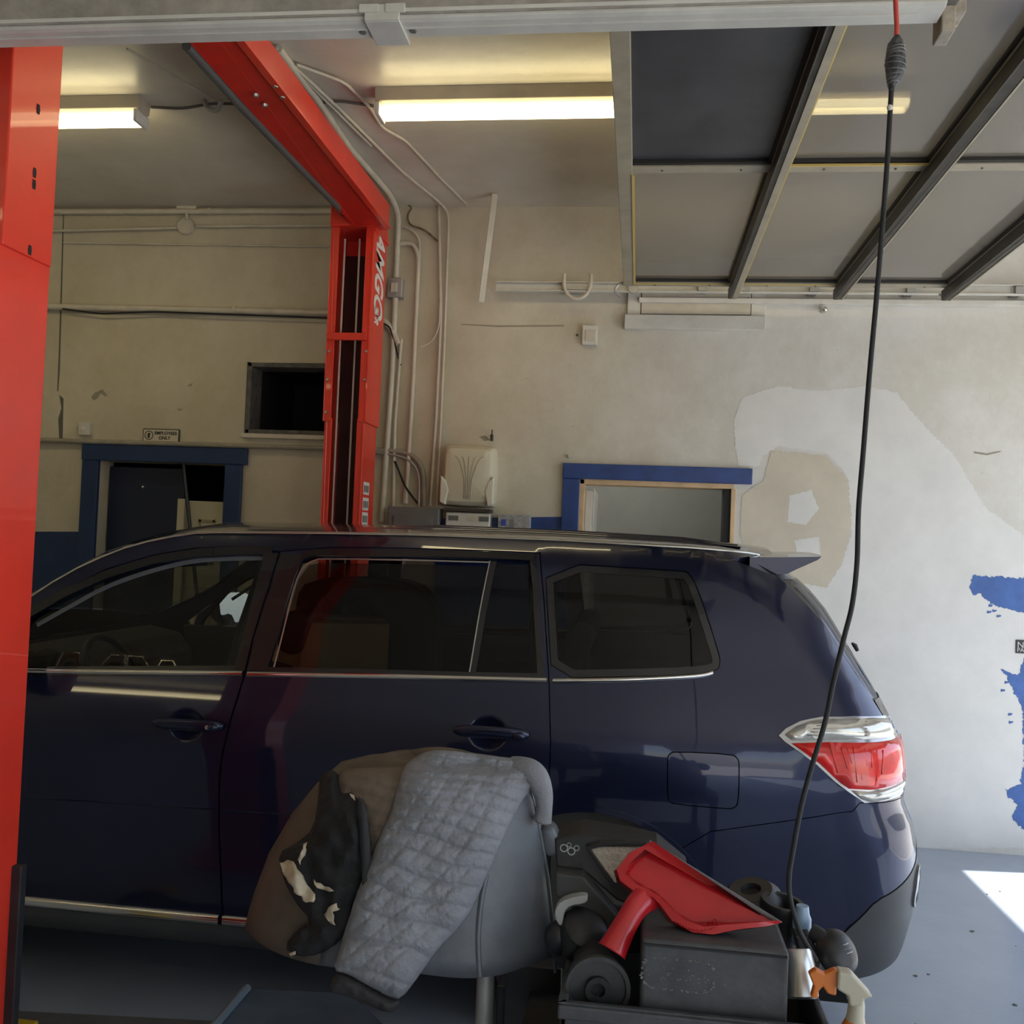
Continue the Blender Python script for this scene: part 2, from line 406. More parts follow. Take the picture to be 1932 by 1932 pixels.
patch('wall_crack', [(870,611),(940,614),(1064,613),(1064,616),(940,617),(870,613)], M_scuff2, off=.001)
M_bz = mat('rust_grime', (.16, .11, .05), .8, var=.5, vscale=30)
patch('grime_stain', [(904,824),(916,822),(926,831),(914,832)], M_scuff2, off=.001, jag=.002, seed=4)
# floor-to-wall crack line
c = [oz(x, y, 0) for x, y in ((1715,1594),(1760,1598),(1800,1601),(1870,1604),(1932,1609),(2000,1614))]
mb = MB(); mb.tube([p+Vector((0, -.012, .0015)) for p in c], .004, 6); struct(mb.build('trim_1', M_scuff))
# speckles of dirt on the floor
mb = MB(); rr = random.Random(3)
for k in range(46):
    p = Vector((rr.uniform(.9, 2.3), rr.uniform(2.6, 5.6), .0)); r = rr.uniform(.003, .012)
    q = [p+Vector((r*math.cos(a)*rr.uniform(.5, 1.4), r*math.sin(a)*rr.uniform(.5, 1.4), .0005)) for a in [k2*PI/3 for k2 in range(6)]]
    mb.prism(q, (0, 0, .002))
o = mb.build('floor_dirt', M_scuff); tag(o, 'small dark specks of dirt on the blue-grey floor behind the car', 'dirt', kind='stuff')

# recess behind the dark opening; rooms behind the doorways
def room(name, x0, x1, z0, z1, depth, m, y=WY+.16):
    mb = MB(); t = .04; y1 = y+depth
    mb.box((x0-t, y, z0-t), (x0, y1, z1+t)); mb.box((x1, y, z0-t), (x1+t, y1, z1+t)); mb.box((x0-t, y1, z0-t), (x1+t, y1+t, z1+t)); mb.box((x0, y, z1), (x1, y1, z1+t))
    if z0 > .1: mb.box((x0, y, z0-t), (x1, y1, z0))
    return struct(mb.build(name, m))
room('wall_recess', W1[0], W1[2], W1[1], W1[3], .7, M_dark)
mb = MB(); t = .028
mb.box((W1[0], WY-.012, W1[1]), (W1[0]+t, WY+.17, W1[3])); mb.box((W1[2]-t, WY-.012, W1[1]), (W1[2], WY+.17, W1[3]))
mb.box((W1[0], WY-.012, W1[3]-t), (W1[2], WY+.17, W1[3])); mb.box((W1[0], WY-.012, W1[1]), (W1[2], WY+.17, W1[1]+t))
win = struct(mb.build('window_1', mat('weathered_frame', (.10, .095, .085), .7, var=.4, vscale=20), bevel=.004))
box((W1[0]-.02, WY-.03, W1[1]-.03), (W1[2]+.02, WY+.0, W1[1]-.001)).build('window_sill', M_cream, win, bevel=.004)
room('wall_closet', D1[0]-.2, D1[2]+.04, 0, 2.24, 2.2, M_bD)
room('wall_office', D2[0]-.9, D2[2]+.3, 0, 2.6, 1.9, mat('grey_room', (.30, .31, .29), .7, var=.05))
def casing(name, D, w, m, head=.12, proud=.03, over=.03):
    mb = MB(); y0, y1 = WY-proud, WY-.0005
    mb.box((D[0]-w, y0, 0), (D[0], y1, D[3])); mb.box((D[2], y0, 0), (D[2]+w, y1, D[3]))
    mb.box((D[0]-w-over*.1, y0-.006, D[3]), (D[2]+w+over, y1, D[3]+head))
    return struct(mb.build(name, m, bevel=.004))
casing('trim_2', D1, .115, M_bD, .105)
# right doorway: blue head and left casing, bare wood jambs, right casing torn off
mb = MB(); mb.box((D2[0]-.105, WY-.03, 0), (D2[0]+.0, WY-.0005, D2[3])); mb.box((D2[0]-.108, WY-.036, D2[3]), (D2[2]+.105, WY-.0005, D2[3]+.095))
struct(mb.build('trim_3', M_blue, bevel=.004))
mb = MB(); mb.box((D2[0], WY-.012, 0), (D2[0]+.028, WY+.16, D2[3])); mb.box((D2[0], WY-.012, D2[3]-.03), (D2[2], WY+.16, D2[3])); mb.box((D2[2]-.014, WY-.01, 0), (D2[2]+.012, WY+.0, D2[3]-.03))
struct(mb.build('trim_4', M_wood, bevel=.002))
struct(box((D2[2]-.055, WY+.002, 0), (D2[2]-.014, WY+.16, D2[3]-.03)).build('trim_5', M_dark))
# door leaf of the office standing open inwards
dl = box((D2[0]+.03, WY+.16, .01), (D2[0]+.07, WY+.98, 2.03)); dl = struct(dl.build('door_2', M_white, bevel=.003))
for z in (.3, 1.0, 1.6): box((D2[0]+.07, WY+.3, z), (D2[0]+.078, WY+.84, z+.45)).build('door_panel', M_white, dl, bevel=.006)
# leaf 1: dark blue door ajar + pale panelled doors stored behind
dleaf = struct(box((D1[0]+.01, WY+.10, .01), (D1[0]+.54, WY+.14, 2.08)).build('door_1', mat('navy_door', (.004, .010, .035), .35), bevel=.004))
MB().ball((D1[0]+.25, WY+.10, 1.95), .010).build('door_viewer', M_steel, dleaf, smooth=True)
ol = thing('fluorescent_lamp', (-.2, WY+.9, 2.5), 'lit strip lamp on the ceiling of the grey office behind the right doorway', 'lamp')
MB().box((-.7, WY+1.0, 2.54), (.3, WY+1.1, 2.6)).build('housing', M_white, ol); MB().cyl((-.68, WY+1.05, 2.52), (.28, WY+1.05, 2.52), .018, 12).build('tube', mat('office_tube', (1, 1, 1), .4, emit=(1, .96, .88), estr=24), ol, smooth=True)
def panel_door(x0, x1, y, z1, lab, tilt=.0):
    M = Matrix.Translation((x0, y, 0)) @ Matrix.Rotation(tilt, 4, 'Y')
    o = box((0, 0, .01), (x1-x0, .035, z1), M).build('interior_door', mat('ivory_door', (.52, .47, .33), .5, var=.05), bevel=.003); tag(o, lab, 'door')
    for z in (.25, 1.0, z1-.42):
        mb = MB(); a, b = .10, x1-x0-.10
        if b-a < .05: continue
        for q in (((a, -.006, z), (b, 0, z+.02)), ((a, -.006, z+.28), (b, 0, z+.3)), ((a, -.006, z), (a+.02, 0, z+.3)), ((b-.02, -.006, z), (b, 0, z+.3))): mb.box(*q, M)
        mb.build('moulding', mat('ivory_moulding', (.36, .30, .18), .5), o, bevel=.002)
p = oy(352, 905, WY+.12)
panel_door(p.x, D1[2]-.012, WY+.12, 1.87, 'ivory panelled interior door leaning inside the blue doorway')
panel_door(oy(336, 900, WY+.06).x, oy(350, 900, WY+.06).x, WY+.07, 1.88, 'edge of a narrow ivory door leaf beside the panelled door in the blue doorway', 0)
o = MB().tube([oy(346, 874, WY+.04), oy(360, 1010, WY+.04), oy(378,1180,WY+.04)], .012, 6).build('black_bar', M_black); tag(o, 'thin black bar leaning against the ivory doors in the blue doorway', 'bar')

# ---------------------------------------------------------------- pipes and conduits on the far wall
def pipe(name, pts, r, label, cat='pipe', m=None, group=None, couplings=(), rr=.05, straps=()):
    P = arc(pts, rr); o = MB().tube(P, r, 10).build(name, m or M_cream, smooth=True); tag(o, label, cat, group)
    for c in couplings:
        a, b = c; a = Vector(a); b = Vector(b); MB().cyl(a, b, r*1.35, 12).build('coupling', m or M_cream, o, smooth=True)
    return o
Yp = WY-.035
A, B = oy(40, 386, Yp), oy(640, 380, Yp); A.z = B.z = CZ-.034
pipe('ceiling_pipe', [A, B], .018, 'cream pipe along the top of the wall under the ceiling, left of the red post', couplings=[(A.lerp(B, .60), A.lerp(B, .61))])
pipe('conduit', [oy(30, 437, Yp), oy(334, 430, Yp)], .009, 'thin cream conduit running left from the round junction box', 'conduit')
pipe('conduit', [oy(370, 427, Yp), oy(655, 425, Yp)], .009, 'thin cream conduit running right from the round junction box to the red post', 'conduit')
jb = MB().lathe([(0, .03), (.050, .03), (.056, .024), (.058, 0)], oy(352, 428, WY), (0, -1, 0), 24).build('junction_box', M_cream, smooth=True); tag(jb, 'round cream junction box on the wall below the ceiling pipe', 'junction box')
MB().cyl(oy(352, 414, Yp), oy(352, 392, Yp), .010, 8).build('pipe_stub', M_cream, jb); box(oy(335, 397, WY-.02)+Vector((0, -.02, -.01)), oy(375, 391, WY)+Vector((0, 0, .01))).build('mounting_plate', M_cream, jb, bevel=.003)
pipe('conduit', [oy(120, 458, Yp+.02), oy(620, 465, Yp+.02)], .006, 'thinnest cream conduit, lowest of the three just under the ceiling on the left', 'conduit')
pp = pipe('water_pipe', [oy(20, 577, Yp), oy(660, 591, Yp), oy(728, 600, Yp), oy(752, 650, Yp)], .021, 'thick cream pipe running level across the wall above the dark opening', couplings=[(oy(440, 586, Yp), oy(447, 586, Yp))], rr=.12)
pipe('cable', [oy(118, 583, Yp-.02), oy(190, 592, Yp-.02), oy(290, 588, Yp-.02), oy(620, 600, Yp-.02), oy(735, 612, Yp-.02), oy(756, 690, Yp)], .006, 'thin black cable sagging under the thick cream wall pipe', 'cable', M_rub)
pipe('water_pipe', [oy(20, 829, Yp), oy(700, 848, Yp), oy(770, 852, Yp), oy(800, 880, Yp), oy(800, 955, Yp)], .016, 'grey-brown pipe running level just above the blue doorway and bending down behind the red post', m=mat('dirty_pipe', (.30, .27, .21), .5, var=.2), rr=.18)
# vertical conduits right of the post; three of them continue over the ceiling towards the camera
def onceil(x, y): return oz(x, y, CZ-.02)
def vert(name, px, r, label, top=(), cat='conduit', rr=.08, m=None, Y=Yp):
    pts = [onceil(*q) for q in top]+[oy(a, b, Y) for a, b in px]; return pipe(name, pts, r, label, cat, rr=rr, m=m)
vert('conduit', [(752, 405), (740, 700), (720, 985)], .019, 'thickest cream conduit running down beside the red post from the ceiling', [(525, 92), (600, 190), (660, 280), (735, 365)])
vert('conduit', [(755, 460), (778, 458), (790, 480), (780, 700), (766, 950)], .014, 'cream conduit with a curved top, second to the right of the red post', cat='conduit')
vert('conduit', [(750, 425), (776, 432), (793, 452), (775, 800), (762, 950)], .008, 'slim cream conduit hugging the curved one beside the red post')
vert('conduit', [(828, 388), (832, 600), (822, 800), (812, 955)], .010, 'slim cream conduit, left one of the pair at the bend of the wall')
vert('conduit', [(847, 402), (838, 650), (824, 955)], .009, 'slim cream conduit, right one of the pair at the bend of the wall', [(518, 92), (640, 205), (760, 325), (828, 380)])
vert('conduit', [(757, 640), (745, 800), (742, 955)], .011, 'short cream conduit beside the lower half of the thickest conduit')
def cpipe(px, r, label): pipe('ceiling_conduit', [onceil(*q) for q in px], r, label, 'conduit', rr=.05)
cpipe([(560, 122), (650, 155), (700, 205), (720, 240), (765, 265), (830, 335), (880, 385)], .008, 'thin cream conduit zigzagging on the ceiling past the end of the long lamp')
cpipe([(520, 90), (590, 165), (640, 215), (700, 275)], .008, 'thin cream conduit on the ceiling next to the thickest conduit')
cpipe([(240, 92), (320, 140), (405, 190)], .006, 'thin pale conduit crossing the ceiling above the short lamp')
pipe('ceiling_wire', [oz(x, y, CZ-.015) for x, y in ((285, 202), (345, 205), (400, 195), (450, 196), (560, 198), (640, 190), (705, 200))], .007, 'dark wire strung over the ceiling between the two lamps', 'wire', M_scuff)
hk = MB(); hk.tube(arc([oz(385, 190, 3.77), oz(392, 205, 3.72), oz(410, 210, 3.70), oz(418, 190, 3.74)], .02), .012, 8); hk = hk.build('pipe_fitting', M_zinc, smooth=True); tag(hk, 'small metal fitting hanging from the ceiling left of the red crossbeam', 'fitting')
pipe('wire', [oy(*q, Yp) for q in ((768, 385), (778, 392), (768, 405), (772, 425), (800, 432), (826, 455))], .006, 'frayed thin wire curling beside the top of the conduits', 'wire', m=M_bz)
pipe('wire', [oy(*q, Yp-.01) for q in ((793, 655), (815, 645), (828, 620), (830, 570))], .004, 'pale wire looping between the conduits halfway up the wall', 'wire')
pipe('wire', [oy(*q, Yp-.01) for q in ((745, 870), (765, 920), (790, 952))], .007, 'black cable curving down to the grey fuse box', 'cable', M_rub)
pipe('conduit', [oy(*q, Yp-.01) for q in ((700, 852), (768, 862), (792, 890), (790, 955))], .008, 'thin grey conduit bending down into the grey fuse box', 'conduit', m=M_zinc, rr=.12)
b = MB(); P = oy(749, 548, WY); b.box((P.x-.045, WY-.07, P.z-.06), (P.x+.05, WY-.0005, P.z+.065)); b = b.build('switch_box', M_zinc, bevel=.004); tag(b, 'small grey metal electrical box on the wall beside the red post', 'switch box')
box((P.x-.02, WY-.085, P.z-.03), (P.x+.02, WY-.07, P.z+.03)).build('switch', M_cream, b, bevel=.003)
# panels at the bottom
def wallbox(name, px0, px1, d, m, label, cat, bev=.008, y=WY):
    a = oy(*px0, y-d); c = oy(*px1, y-d); o = box((a.x, y-d, c.z), (c.x, y-.0005, a.z)).build(name, m, bevel=bev); tag(o, label, cat); return o, a, c
fb, a, c = wallbox('fuse_box', (731, 955), (826, 1030), .12, M_grey, 'grey metal fuse box below the vertical conduits, partly behind the car roof', 'fuse box')
box((a.x+.04, WY-.128, c.z+.03), (c.x-.04, WY-.12, a.z-.055)).build('fuse_box_door', M_grey, fb, bevel=.004)
d1, a, c = wallbox('dispenser', (841, 966), (922, 1035), .10, M_white, 'white box dispenser under the beige plastic dispenser', 'dispenser')
a2, b2 = oy(838, 958, WY-.09), oy(926, 967, WY-.09); box((a2.x, WY-.11, b2.z), (b2.x, WY-.0005, a2.z)).build('lid', mat('brown_lid', (.06, .045, .035), .5), d1)
for k, xx in enumerate((.02, .14, .21)): box((a.x+xx, WY-.104, a.z-.05), (a.x+xx+.06, WY-.1, a.z-.02)).build('label_sticker', M_grey if k != 1 else M_cream, d1)
ct, a, c = wallbox('carton', (940, 970), (997, 1035), .09, mat('grey_carton', (.34, .34, .33), .6, var=.3, vscale=40), 'small grey carton with blue marks beside the white dispenser', 'carton', .003)
box((a.x+.02, WY-.0925, a.z-.07), (a.x+.05, WY-.0905, a.z-.03)).build('label_mark', mat('label_blue', (.05, .08, .4), .5), ct); box((a.x+.07, WY-.0925, a.z-.08), (a.x+.1, WY-.0905, a.z-.03)).build('label_mark', mat('label_grey', (.2, .2, .22), .5), ct)
# beige moulded dispenser
P0 = oy(836, 836, WY-.12); P1 = oy(931, 958, WY-.12); W = P1.x-P0.x; Hh = P0.z-P1.z
def bod(p, d):  # rounded shield shape pushed out from the wall
    return Vector((P0.x+W*p[0], WY-.15+.0+d, P1.z+Hh*p[1]))
out = [(.0, .45), (.03, .9), (.12, .97), (.5, 1.0), (.88, .97), (.97, .9), (1.0, .5), (.86, .36), (.95, .02), (.05, .02), (.14, .36)]
out = [(.0, .92), (.06, .99), (.3, 1.0), (.9, .99), (1.0, .93), (1.0, .05), (.94, 0), (.06, 0), (0, .06)]
mb = MB(); lev = [(0, 1.0), (-.07, .99), (-.11, .95), (-.14, .84), (-.15, .6), (-.15, 0)]
outs = smoothpoly(out, 2)
rows = [[Vector((P0.x+W*(.5+(x-.5)*s), WY+y, P1.z+Hh*(.5+(z-.5)*s))) for x, z in outs+[outs[0]]] for y, s in lev]
mb.grid(rows); dis = mb.build('towel_dispenser', mat('aged_beige_plastic', (.62, .57, .43), .35, coat=.3, var=.06, vscale=7), smooth=True); tag(dis, 'beige moulded plastic dispenser with flower-like ribs hanging on the wall', 'dispenser')
for k in range(-2, 3):
    cv = [Vector((P0.x+W*(.52+k*.03), WY-.151, P1.z+Hh*.12)), Vector((P0.x+W*(.52+k*.035), WY-.152, P1.z+Hh*.42)), Vector((P0.x+W*(.52+k*.09), WY-.151, P1.z+Hh*.72)), Vector((P0.x+W*(.52+k*.14), WY-.147, P1.z+Hh*.80))]
    MB().tube(catmull(cv, 5), .003, 6).build('rib', mat('aged_beige_rib', (.40, .35, .25), .35), dis, smooth=True)
for s in (0, 1):
    q = [(.0, .06), (.10, .02), (.16, .25), (.10, .40), (.0, .48)]; q = [((1-x if s else x), z) for x, z in q]
    MB().prism([Vector((P0.x+W*x, WY-.155, P1.z+Hh*z)) for x, z in q], (0, .05, 0)).build('side_panel', mat('cleaner_beige', (.70, .66, .54), .35, coat=.3), dis, bevel=.006)
pz = oy(928, 826, WY-.03); kb = MB().cyl(pz+Vector((0, 0, -.02)), pz+Vector((0, 0, .02)), .010, 10); kb.cyl(pz+Vector((0, 0, .02)), pz+Vector((0, 0, .05)), .004, 8)
MBk = kb.build('plug', M_black, smooth=True); tag(MBk, 'small black plug sticking up on top of the beige dispenser', 'plug')
# thermostat-like boxes, sign, sensor
o, a, c = wallbox('sensor_box', (1099, 613), (1126, 650), .05, M_white, 'small cream sensor box high on the wall left of the vent hatch', 'sensor box', .005)
box((a.x+.02, WY-.055, c.z+.02), (c.x-.01, WY-.05, a.z-.03)).build('face_plate', M_cream, o, bevel=.002)
MB().ball(oy(1089, 632, WY-.006), .008).build('screw', M_scuff, o)
o, a, c = wallbox('socket_box', (148, 797), (168, 821), .03, M_white, 'small square white box on the wall above the left corner of the blue doorway', 'socket', .004)
MB().cyl(oy(157, 809, WY-.03), oy(157, 809, WY-.036), .016, 16).build('dial', M_cream, o)
o = MB().cyl(oy(1553, 588, WY), oy(1553, 588, WY)+Vector((0, -.05, .0)), .014, 12); o.ball(oy(1553, 588, WY)+Vector((0, -.055, 0)), .017); o = o.build('metal_fitting', M_steel, smooth=True); tag(o, 'small round metal fitting on the wall right of the vent hatch', 'fitting')
o = MB().ball(oy(1072, 861, WY-.01), (.010, .012, .010)).build('metal_hook', M_zinc, smooth=True); tag(o, 'tiny metal hook above the left corner of the blue-trimmed right doorway', 'hook')
# sign
a, c = oy(270, 808, WY-.01), oy(338, 836, WY-.01)
sg = box((a.x, WY-.012, c.z), (c.x, WY-.0005, a.z)).build('door_sign', mat('sign_black', (.02, .02, .02), .5), bevel=.008); tag(sg, 'small EMPLOYEES ONLY sign on the wall above the blue doorway', 'sign')
box((a.x+.007, WY-.0135, c.z+.007), (c.x-.007, WY-.0121, a.z-.007)).build('sign_face', mat('sign_cream', (.55, .50, .38), .5), sg, bevel=.0005)
MT = frame_M((a.x+.083, WY-.0145, (a.z+c.z)/2+.006), (1, 0, 0), (0, 0, 1)); MK = MATS['sign_black']
text_mesh('EMPLOYEES', .030, MK, MT, 'lettering', sg, bold=.0006)
text_mesh('ONLY', .030, MK, frame_M((a.x+.113, WY-.0145, (a.z+c.z)/2-.025), (1, 0, 0), (0, 0, 1)), 'lettering', sg, bold=.0006)
cc = Vector((a.x+.045, WY-.0137, (a.z+c.z)/2)); MB().lathe([(.030, 0), (.030, .001), (.025, .001), (.025, 0)], cc, (0, -1, 0), 28).build('emblem', MK, sg)
MB().prism([cc+Vector((x, -.0012, z)) for x, z in ((-.006, -.018), (.006, -.018), (.006, .004), (.012, .010), (.004, .018), (-.006, .014), (-.010, .004))], (0, .001, 0)).build('emblem', MK, sg)
# black stencil at the right edge
a, c = oy(1917, 1207, WY-.006), oy(1950, 1234, WY-.006)
sg = box((a.x, WY-.006, c.z), (c.x, WY-.0035, a.z)).build('notice_plate', MK); tag(sg, 'black notice with pale lettering on the wall at the right edge of the photo', 'notice')
text_mesh('NO', .05, mat('sign_white', (.6, .6, .58), .5), frame_M((a.x+.006, WY-.007, a.z-.045), (1, 0, 0), (0, 0, 1)), 'lettering', sg, ext=.0004)
text_mesh('PARKING', .034, MATS['sign_white'], frame_M((a.x+.006, WY-.007, c.z+.008), (1, 0, 0), (0, 0, 1)), 'lettering', sg, ext=.0004)
# vent hatch
a, c = oy(1185, 552, WY-.03), oy(1444, 598, WY-.03)
vh = thing('vent_hatch', (a.x, WY, c.z-.1), 'shallow cream boxed hatch on the wall under the door rail', 'hatch')
box((a.x, WY-.035, c.z), (c.x, WY-.0005, a.z+.02)).build('housing', M_white, vh, bevel=.003)
box((a.x-.015, WY-.055, c.z-.085), (c.x, WY-.0005, c.z+.002)).build('ledge', M_white, vh, bevel=.004)
box((a.x+.085, WY-.041, c.z+.01), (c.x-.09, WY-.034, a.z+.01)).build('hatch_cover', M_cream, vh, bevel=.002)
box((a.x+.079, WY-.0365, c.z+.004), (c.x-.084, WY-.034, a.z+.012)).build('hatch_gap', M_scuff, vh)
MB().ball(oy(1412, 562, WY-.041), .004).build('screw', M_scuff, vh)
# hanging strut and half-round bracket
o = MB(); a, b = oy(934, 366, WY-.25), oy(908, 570, WY-.10)
o.box((-.018, -.003, 0), (.018, .003, (b-a).length), Matrix.Translation(a) @ (b-a).to_track_quat('Z', 'Y').to_matrix().to_4x4()); o.box((-.018, 0, 0), (-.013, .03, (b-a).length), Matrix.Translation(a) @ (b-a).to_track_quat('Z', 'Y').to_matrix().to_4x4())
o = o.build('track_hanger', M_cream, bevel=.001); tag(o, 'cream angle-iron hanger dropping from the ceiling to the end of the door rail', 'hanger')

# ================================================================ OVERHEAD DOOR, RAILS, BEAM
DZ = 3.20; DY0, DY1 = 2.12, 5.70; DX = [-.14, .49, 1.08, 1.67]
M_frame = mat('aged_door_frame', (.34, .30, .215), .45, var=.15, vscale=7)
M_rail = mat('dark_door_rail', (.04, .034, .024), .45, .3, var=.4, vscale=12)
M_dg = glass('dirty_glass', (.57, .56, .53), .9, .08, milky=(.42, .39, .345), milk=.48)
M_dk = mat('dark_door_panel', (.05, .05, .055), .4, var=.3, vscale=4)
od = thing('overhead_door', (.8, 3.9, DZ), 'open sectional overhead door with glazed grey panes lying flat under the ceiling', 'garage door')
ym = 3.93
M_bead = mat('yellow_bead', (.58, .42, .12), .45); M_gask = mat('black_gasket', (.02, .018, .015), .6)
for i in range(3):
    x0, x1 = DX[i], DX[i+1]
    sec = MB(); w = .028
    sec.box((x0, DY0, DZ), (x0+(.062 if i == 0 else w), DY1, DZ+.045)); sec.box((x1-w, DY0, DZ), (x1-.002, DY1, DZ+.045))
    for y, h in ((DY1-.07, .07), (ym-.035, .07), (DY0, .07)): sec.box((x0+.02, y, DZ+.001), (x1-.02, y+h, DZ+.044))
    s = sec.build('door_section', M_frame, od, bevel=.003)
    for k, (a, b) in enumerate(((ym+.035, DY1-.07), (DY0+.07, ym-.035))):
        box((x0+.03, a, DZ+.022), (x1-w, b, DZ+.028)).build('opaque_panel' if (i == 0 and k) else 'pane', M_dk if (i == 0 and k) else M_dg, s)
        g = .012; q = MB(); q.box((x0+.028, a, DZ+.010), (x0+.040, b, DZ+.021)); q.box((x1-w-g, a, DZ+.010), (x1-w, b, DZ+.021)); q.box((x0+.03, b-g*2, DZ+.008), (x1-w, b, DZ+.021)); q.build('gasket', M_gask, s)
        if i == 0 and not k: box((x0+.058, a+.01, DZ-.004), (x0+.070, b, DZ+.004)).build('glazing_bead', M_bead, s)
        if (i < 2 and not k): box((x0+.06, b+.004, DZ-.004), (x1-w-.01, b+.014, DZ+.003)).build('glazing_bead', M_bead, s)
        if i == 1 and k: box((x0+.03, b-.012, DZ-.004), (x1-w, b-.002, DZ+.004)).build('glazing_bead', M_bead, s)
    for yb in (DY1-.03, ym, DY0+.03):
        for xb in (x0+.18, x1-.14): MB().ball((xb, yb, DZ), .005, 8, 5).build('rivet', M_scuff, s)
    # deep hinge-side strut hanging at every joint
    x0 = DX[i+1]
    if True:
        st = MB(); st.box((x0-.028, DY0-.02, DZ-.055), (x0-.018, DY1+.05, DZ)); st.box((x0-.018, DY0-.02, DZ-.055), (x0+.022, DY1+.05, DZ-.045)); st.box((x0+.012, DY0-.02, DZ-.045), (x0+.022, DY1+.05, DZ))
        st.build('strut', M_rail, od, bevel=.002); box((x0-.004 if i == 0 else x0+.016, DY0-.02, DZ-.058), (x0+.024, DY1+.05, DZ-.053)).build('strut_edge', M_frame, od); box((x0+.024, DY0-.02, DZ-.05), (x0+.031, DY1-.02, DZ-.02)).build('strut_bead', M_bead if i == 0 else M_rail, od)
        MB().tube([(x0, DY1+.05, DZ-.03), (x0, DY1+.17, DZ+.01)], .009, 8).build('roller', M_zinc, od, smooth=True)
        MB().lathe([(0, 0), (.024, 0), (.024, .016), (0, .016)], (x0, DY1+.05, DZ-.025), (0, 1, 0), 16).build('roller', M_zinc, od, smooth=True)
for k in range(9):
    MB().ball((.465+.012, 2.6+k*.33, DZ-.005), .006, 8, 5).build('rivet', M_scuff, od)
o = MB().tube(arc([Vector((-.12, DY1+.02, DZ+.02)), Vector((-.16, DY1+.1, DZ+.05)), Vector((-.20, DY1+.1, DZ)), Vector((-.16, DY1+.12, DZ-.03))], .03), .008, 8).build('end_hook', M_zinc, od, smooth=True)
# far rail on the wall
RZ = 3.255; RY = WY-.10
rl = thing('door_rail', (1.1, WY, RZ), 'cream steel door rail along the far wall under the open overhead door', 'rail')
mb = MB(); mb.box((-.93, RY, RZ-.028), (XR, RY+.006, RZ+.03)); mb.box((-.93, RY-.028, RZ-.028), (XR, RY, RZ-.022)); mb.box((-.93, RY-.028, RZ+.024), (XR, RY, RZ+.03)); mb.build('rail', M_white, rl, bevel=.001)
box((-.05, WY-.06, RZ-.075), (XR, WY-.0005, RZ-.045)).build('wall_angle', M_white, rl, bevel=.002)
for x in (-.52, .3, .55, .95, 1.5, 2.1): box((x, RY-.032, RZ-.02), (x+.16 if x < 0 else x+.05, RY+.09, RZ+.02)).build('rail_bracket', M_zinc, rl, bevel=.002)
a = oy(1064, 532, RY-.05); b = oy(1115, 532, RY-.05); rr_ = (b.x-a.x)/2; cc = (a+b)/2
MB().tube([a+Vector((0, 0, .05))]+[cc+Vector((-rr_*math.cos(t), 0, -rr_*1.25*math.sin(t))) for t in [PI*k/12 for k in range(13)]]+[b+Vector((0, 0, .05))], .011, 8).build('half_round_guide', M_cream, rl, smooth=True)
MB().lathe([(0, 0), (.03, 0), (.03, .02), (0, .02)], (-.085, RY-.04, RZ-.01), (0, 1, 0), 18).build('guide_roller', M_zinc, rl, smooth=True)
# torsion: ceiling-hung near beam
yf = 2.06; P = oy(800, 78, yf); bz = P.z; yn = oz(800, 36, bz).y; xe = oy(1762, 55, yf).x
bm_ = thing('overhead_beam', (xe-2, (yf+yn)/2, bz), 'long off-white painted metal beam with a joint plate crossing the top of the photo', 'beam')
prof = [(yn, bz+.16), (yn, bz+.004), (yn+.012, bz), (yf-.02, bz+.0), (yf, bz+.012), (yf, bz+.05), (yf-.015, bz+.055), (yf-.015, bz+.16)]
M_beam = mat('beam_paint', (.60, .58, .51), .35, var=.14, vscale=5, coat=.2)
MB().prism([(-3.4, y, z) for y, z in prof], (xe+3.4, 0, 0)).build('channel', M_beam, bm_, bevel=.002)
MB().box((-3.4, yn-.004, bz+.010), (xe-.02, yn-.0005, bz+.15)).build('side_face', mat('shaded_beam_side', (.33, .30, .255), .6, var=.25, vscale=14), bm_)  # shade on the near face put into a darker brown-grey colour
mb = MB(); mb.box((-3.4, yn-.006, bz+.014), (xe-.05, yn, bz+.022)); mb.box((-3.4, yn+.030, bz-.003), (xe-.05, yn+.034, bz)); mb.build('flange', M_white, bm_)
a = oz(700, 60, bz).x; b = oz(765, 60, bz).x
jp = MB(); jp.box((a, yn-.005, bz-.006), (b, yf+.004, bz)); jp.box((a, yn-.009, bz-.004), (b, yn-.002, bz+.03)); jp.box((a-.012, yn-.012, bz+.012), (a+.03, yn-.004, bz+.03)); jp.box((b-.03, yn-.012, bz+.012), (b+.012, yn-.004, bz+.03))
jp.build('joint_plate', M_beam, bm_, bevel=.0015)
for x in (a-.018, b+.018): MB().lathe([(0, .003), (.007, .003), (.008, 0)], (x, (yn+yf)/2, bz), (0, 0, -1), 8).build('bolt', M_scuff, bm_)
M_block = mat('beige_block', (.36, .31, .24), .6, var=.3, vscale=30)
for k, (px, py) in enumerate(((1769, 40), (1790, 6))):
    q = oy(px, py, yf+.02*k); box((q.x, q.y-.03, q.z-.035), (q.x+.027, q.y+.035, q.z+.03)).build('end_block', M_block, bm_, bevel=.003)
mb = MB(); mb.box((xe-.0, yn+.01, bz+.03), (xe+.035, yf-.02, bz+.14)); mb.build('end_bracket', M_scuff, bm_, bevel=.003)
mb = MB(); mb.box((-2.6, (yn+yf)/2-.02, bz+.16), (-2.56, (yn+yf)/2+.02, CZ)); mb.box((.3, (yn+yf)/2-.02, bz+.16), (.34, (yn+yf)/2+.02, CZ)); mb.build('hanger', M_zinc, bm_)

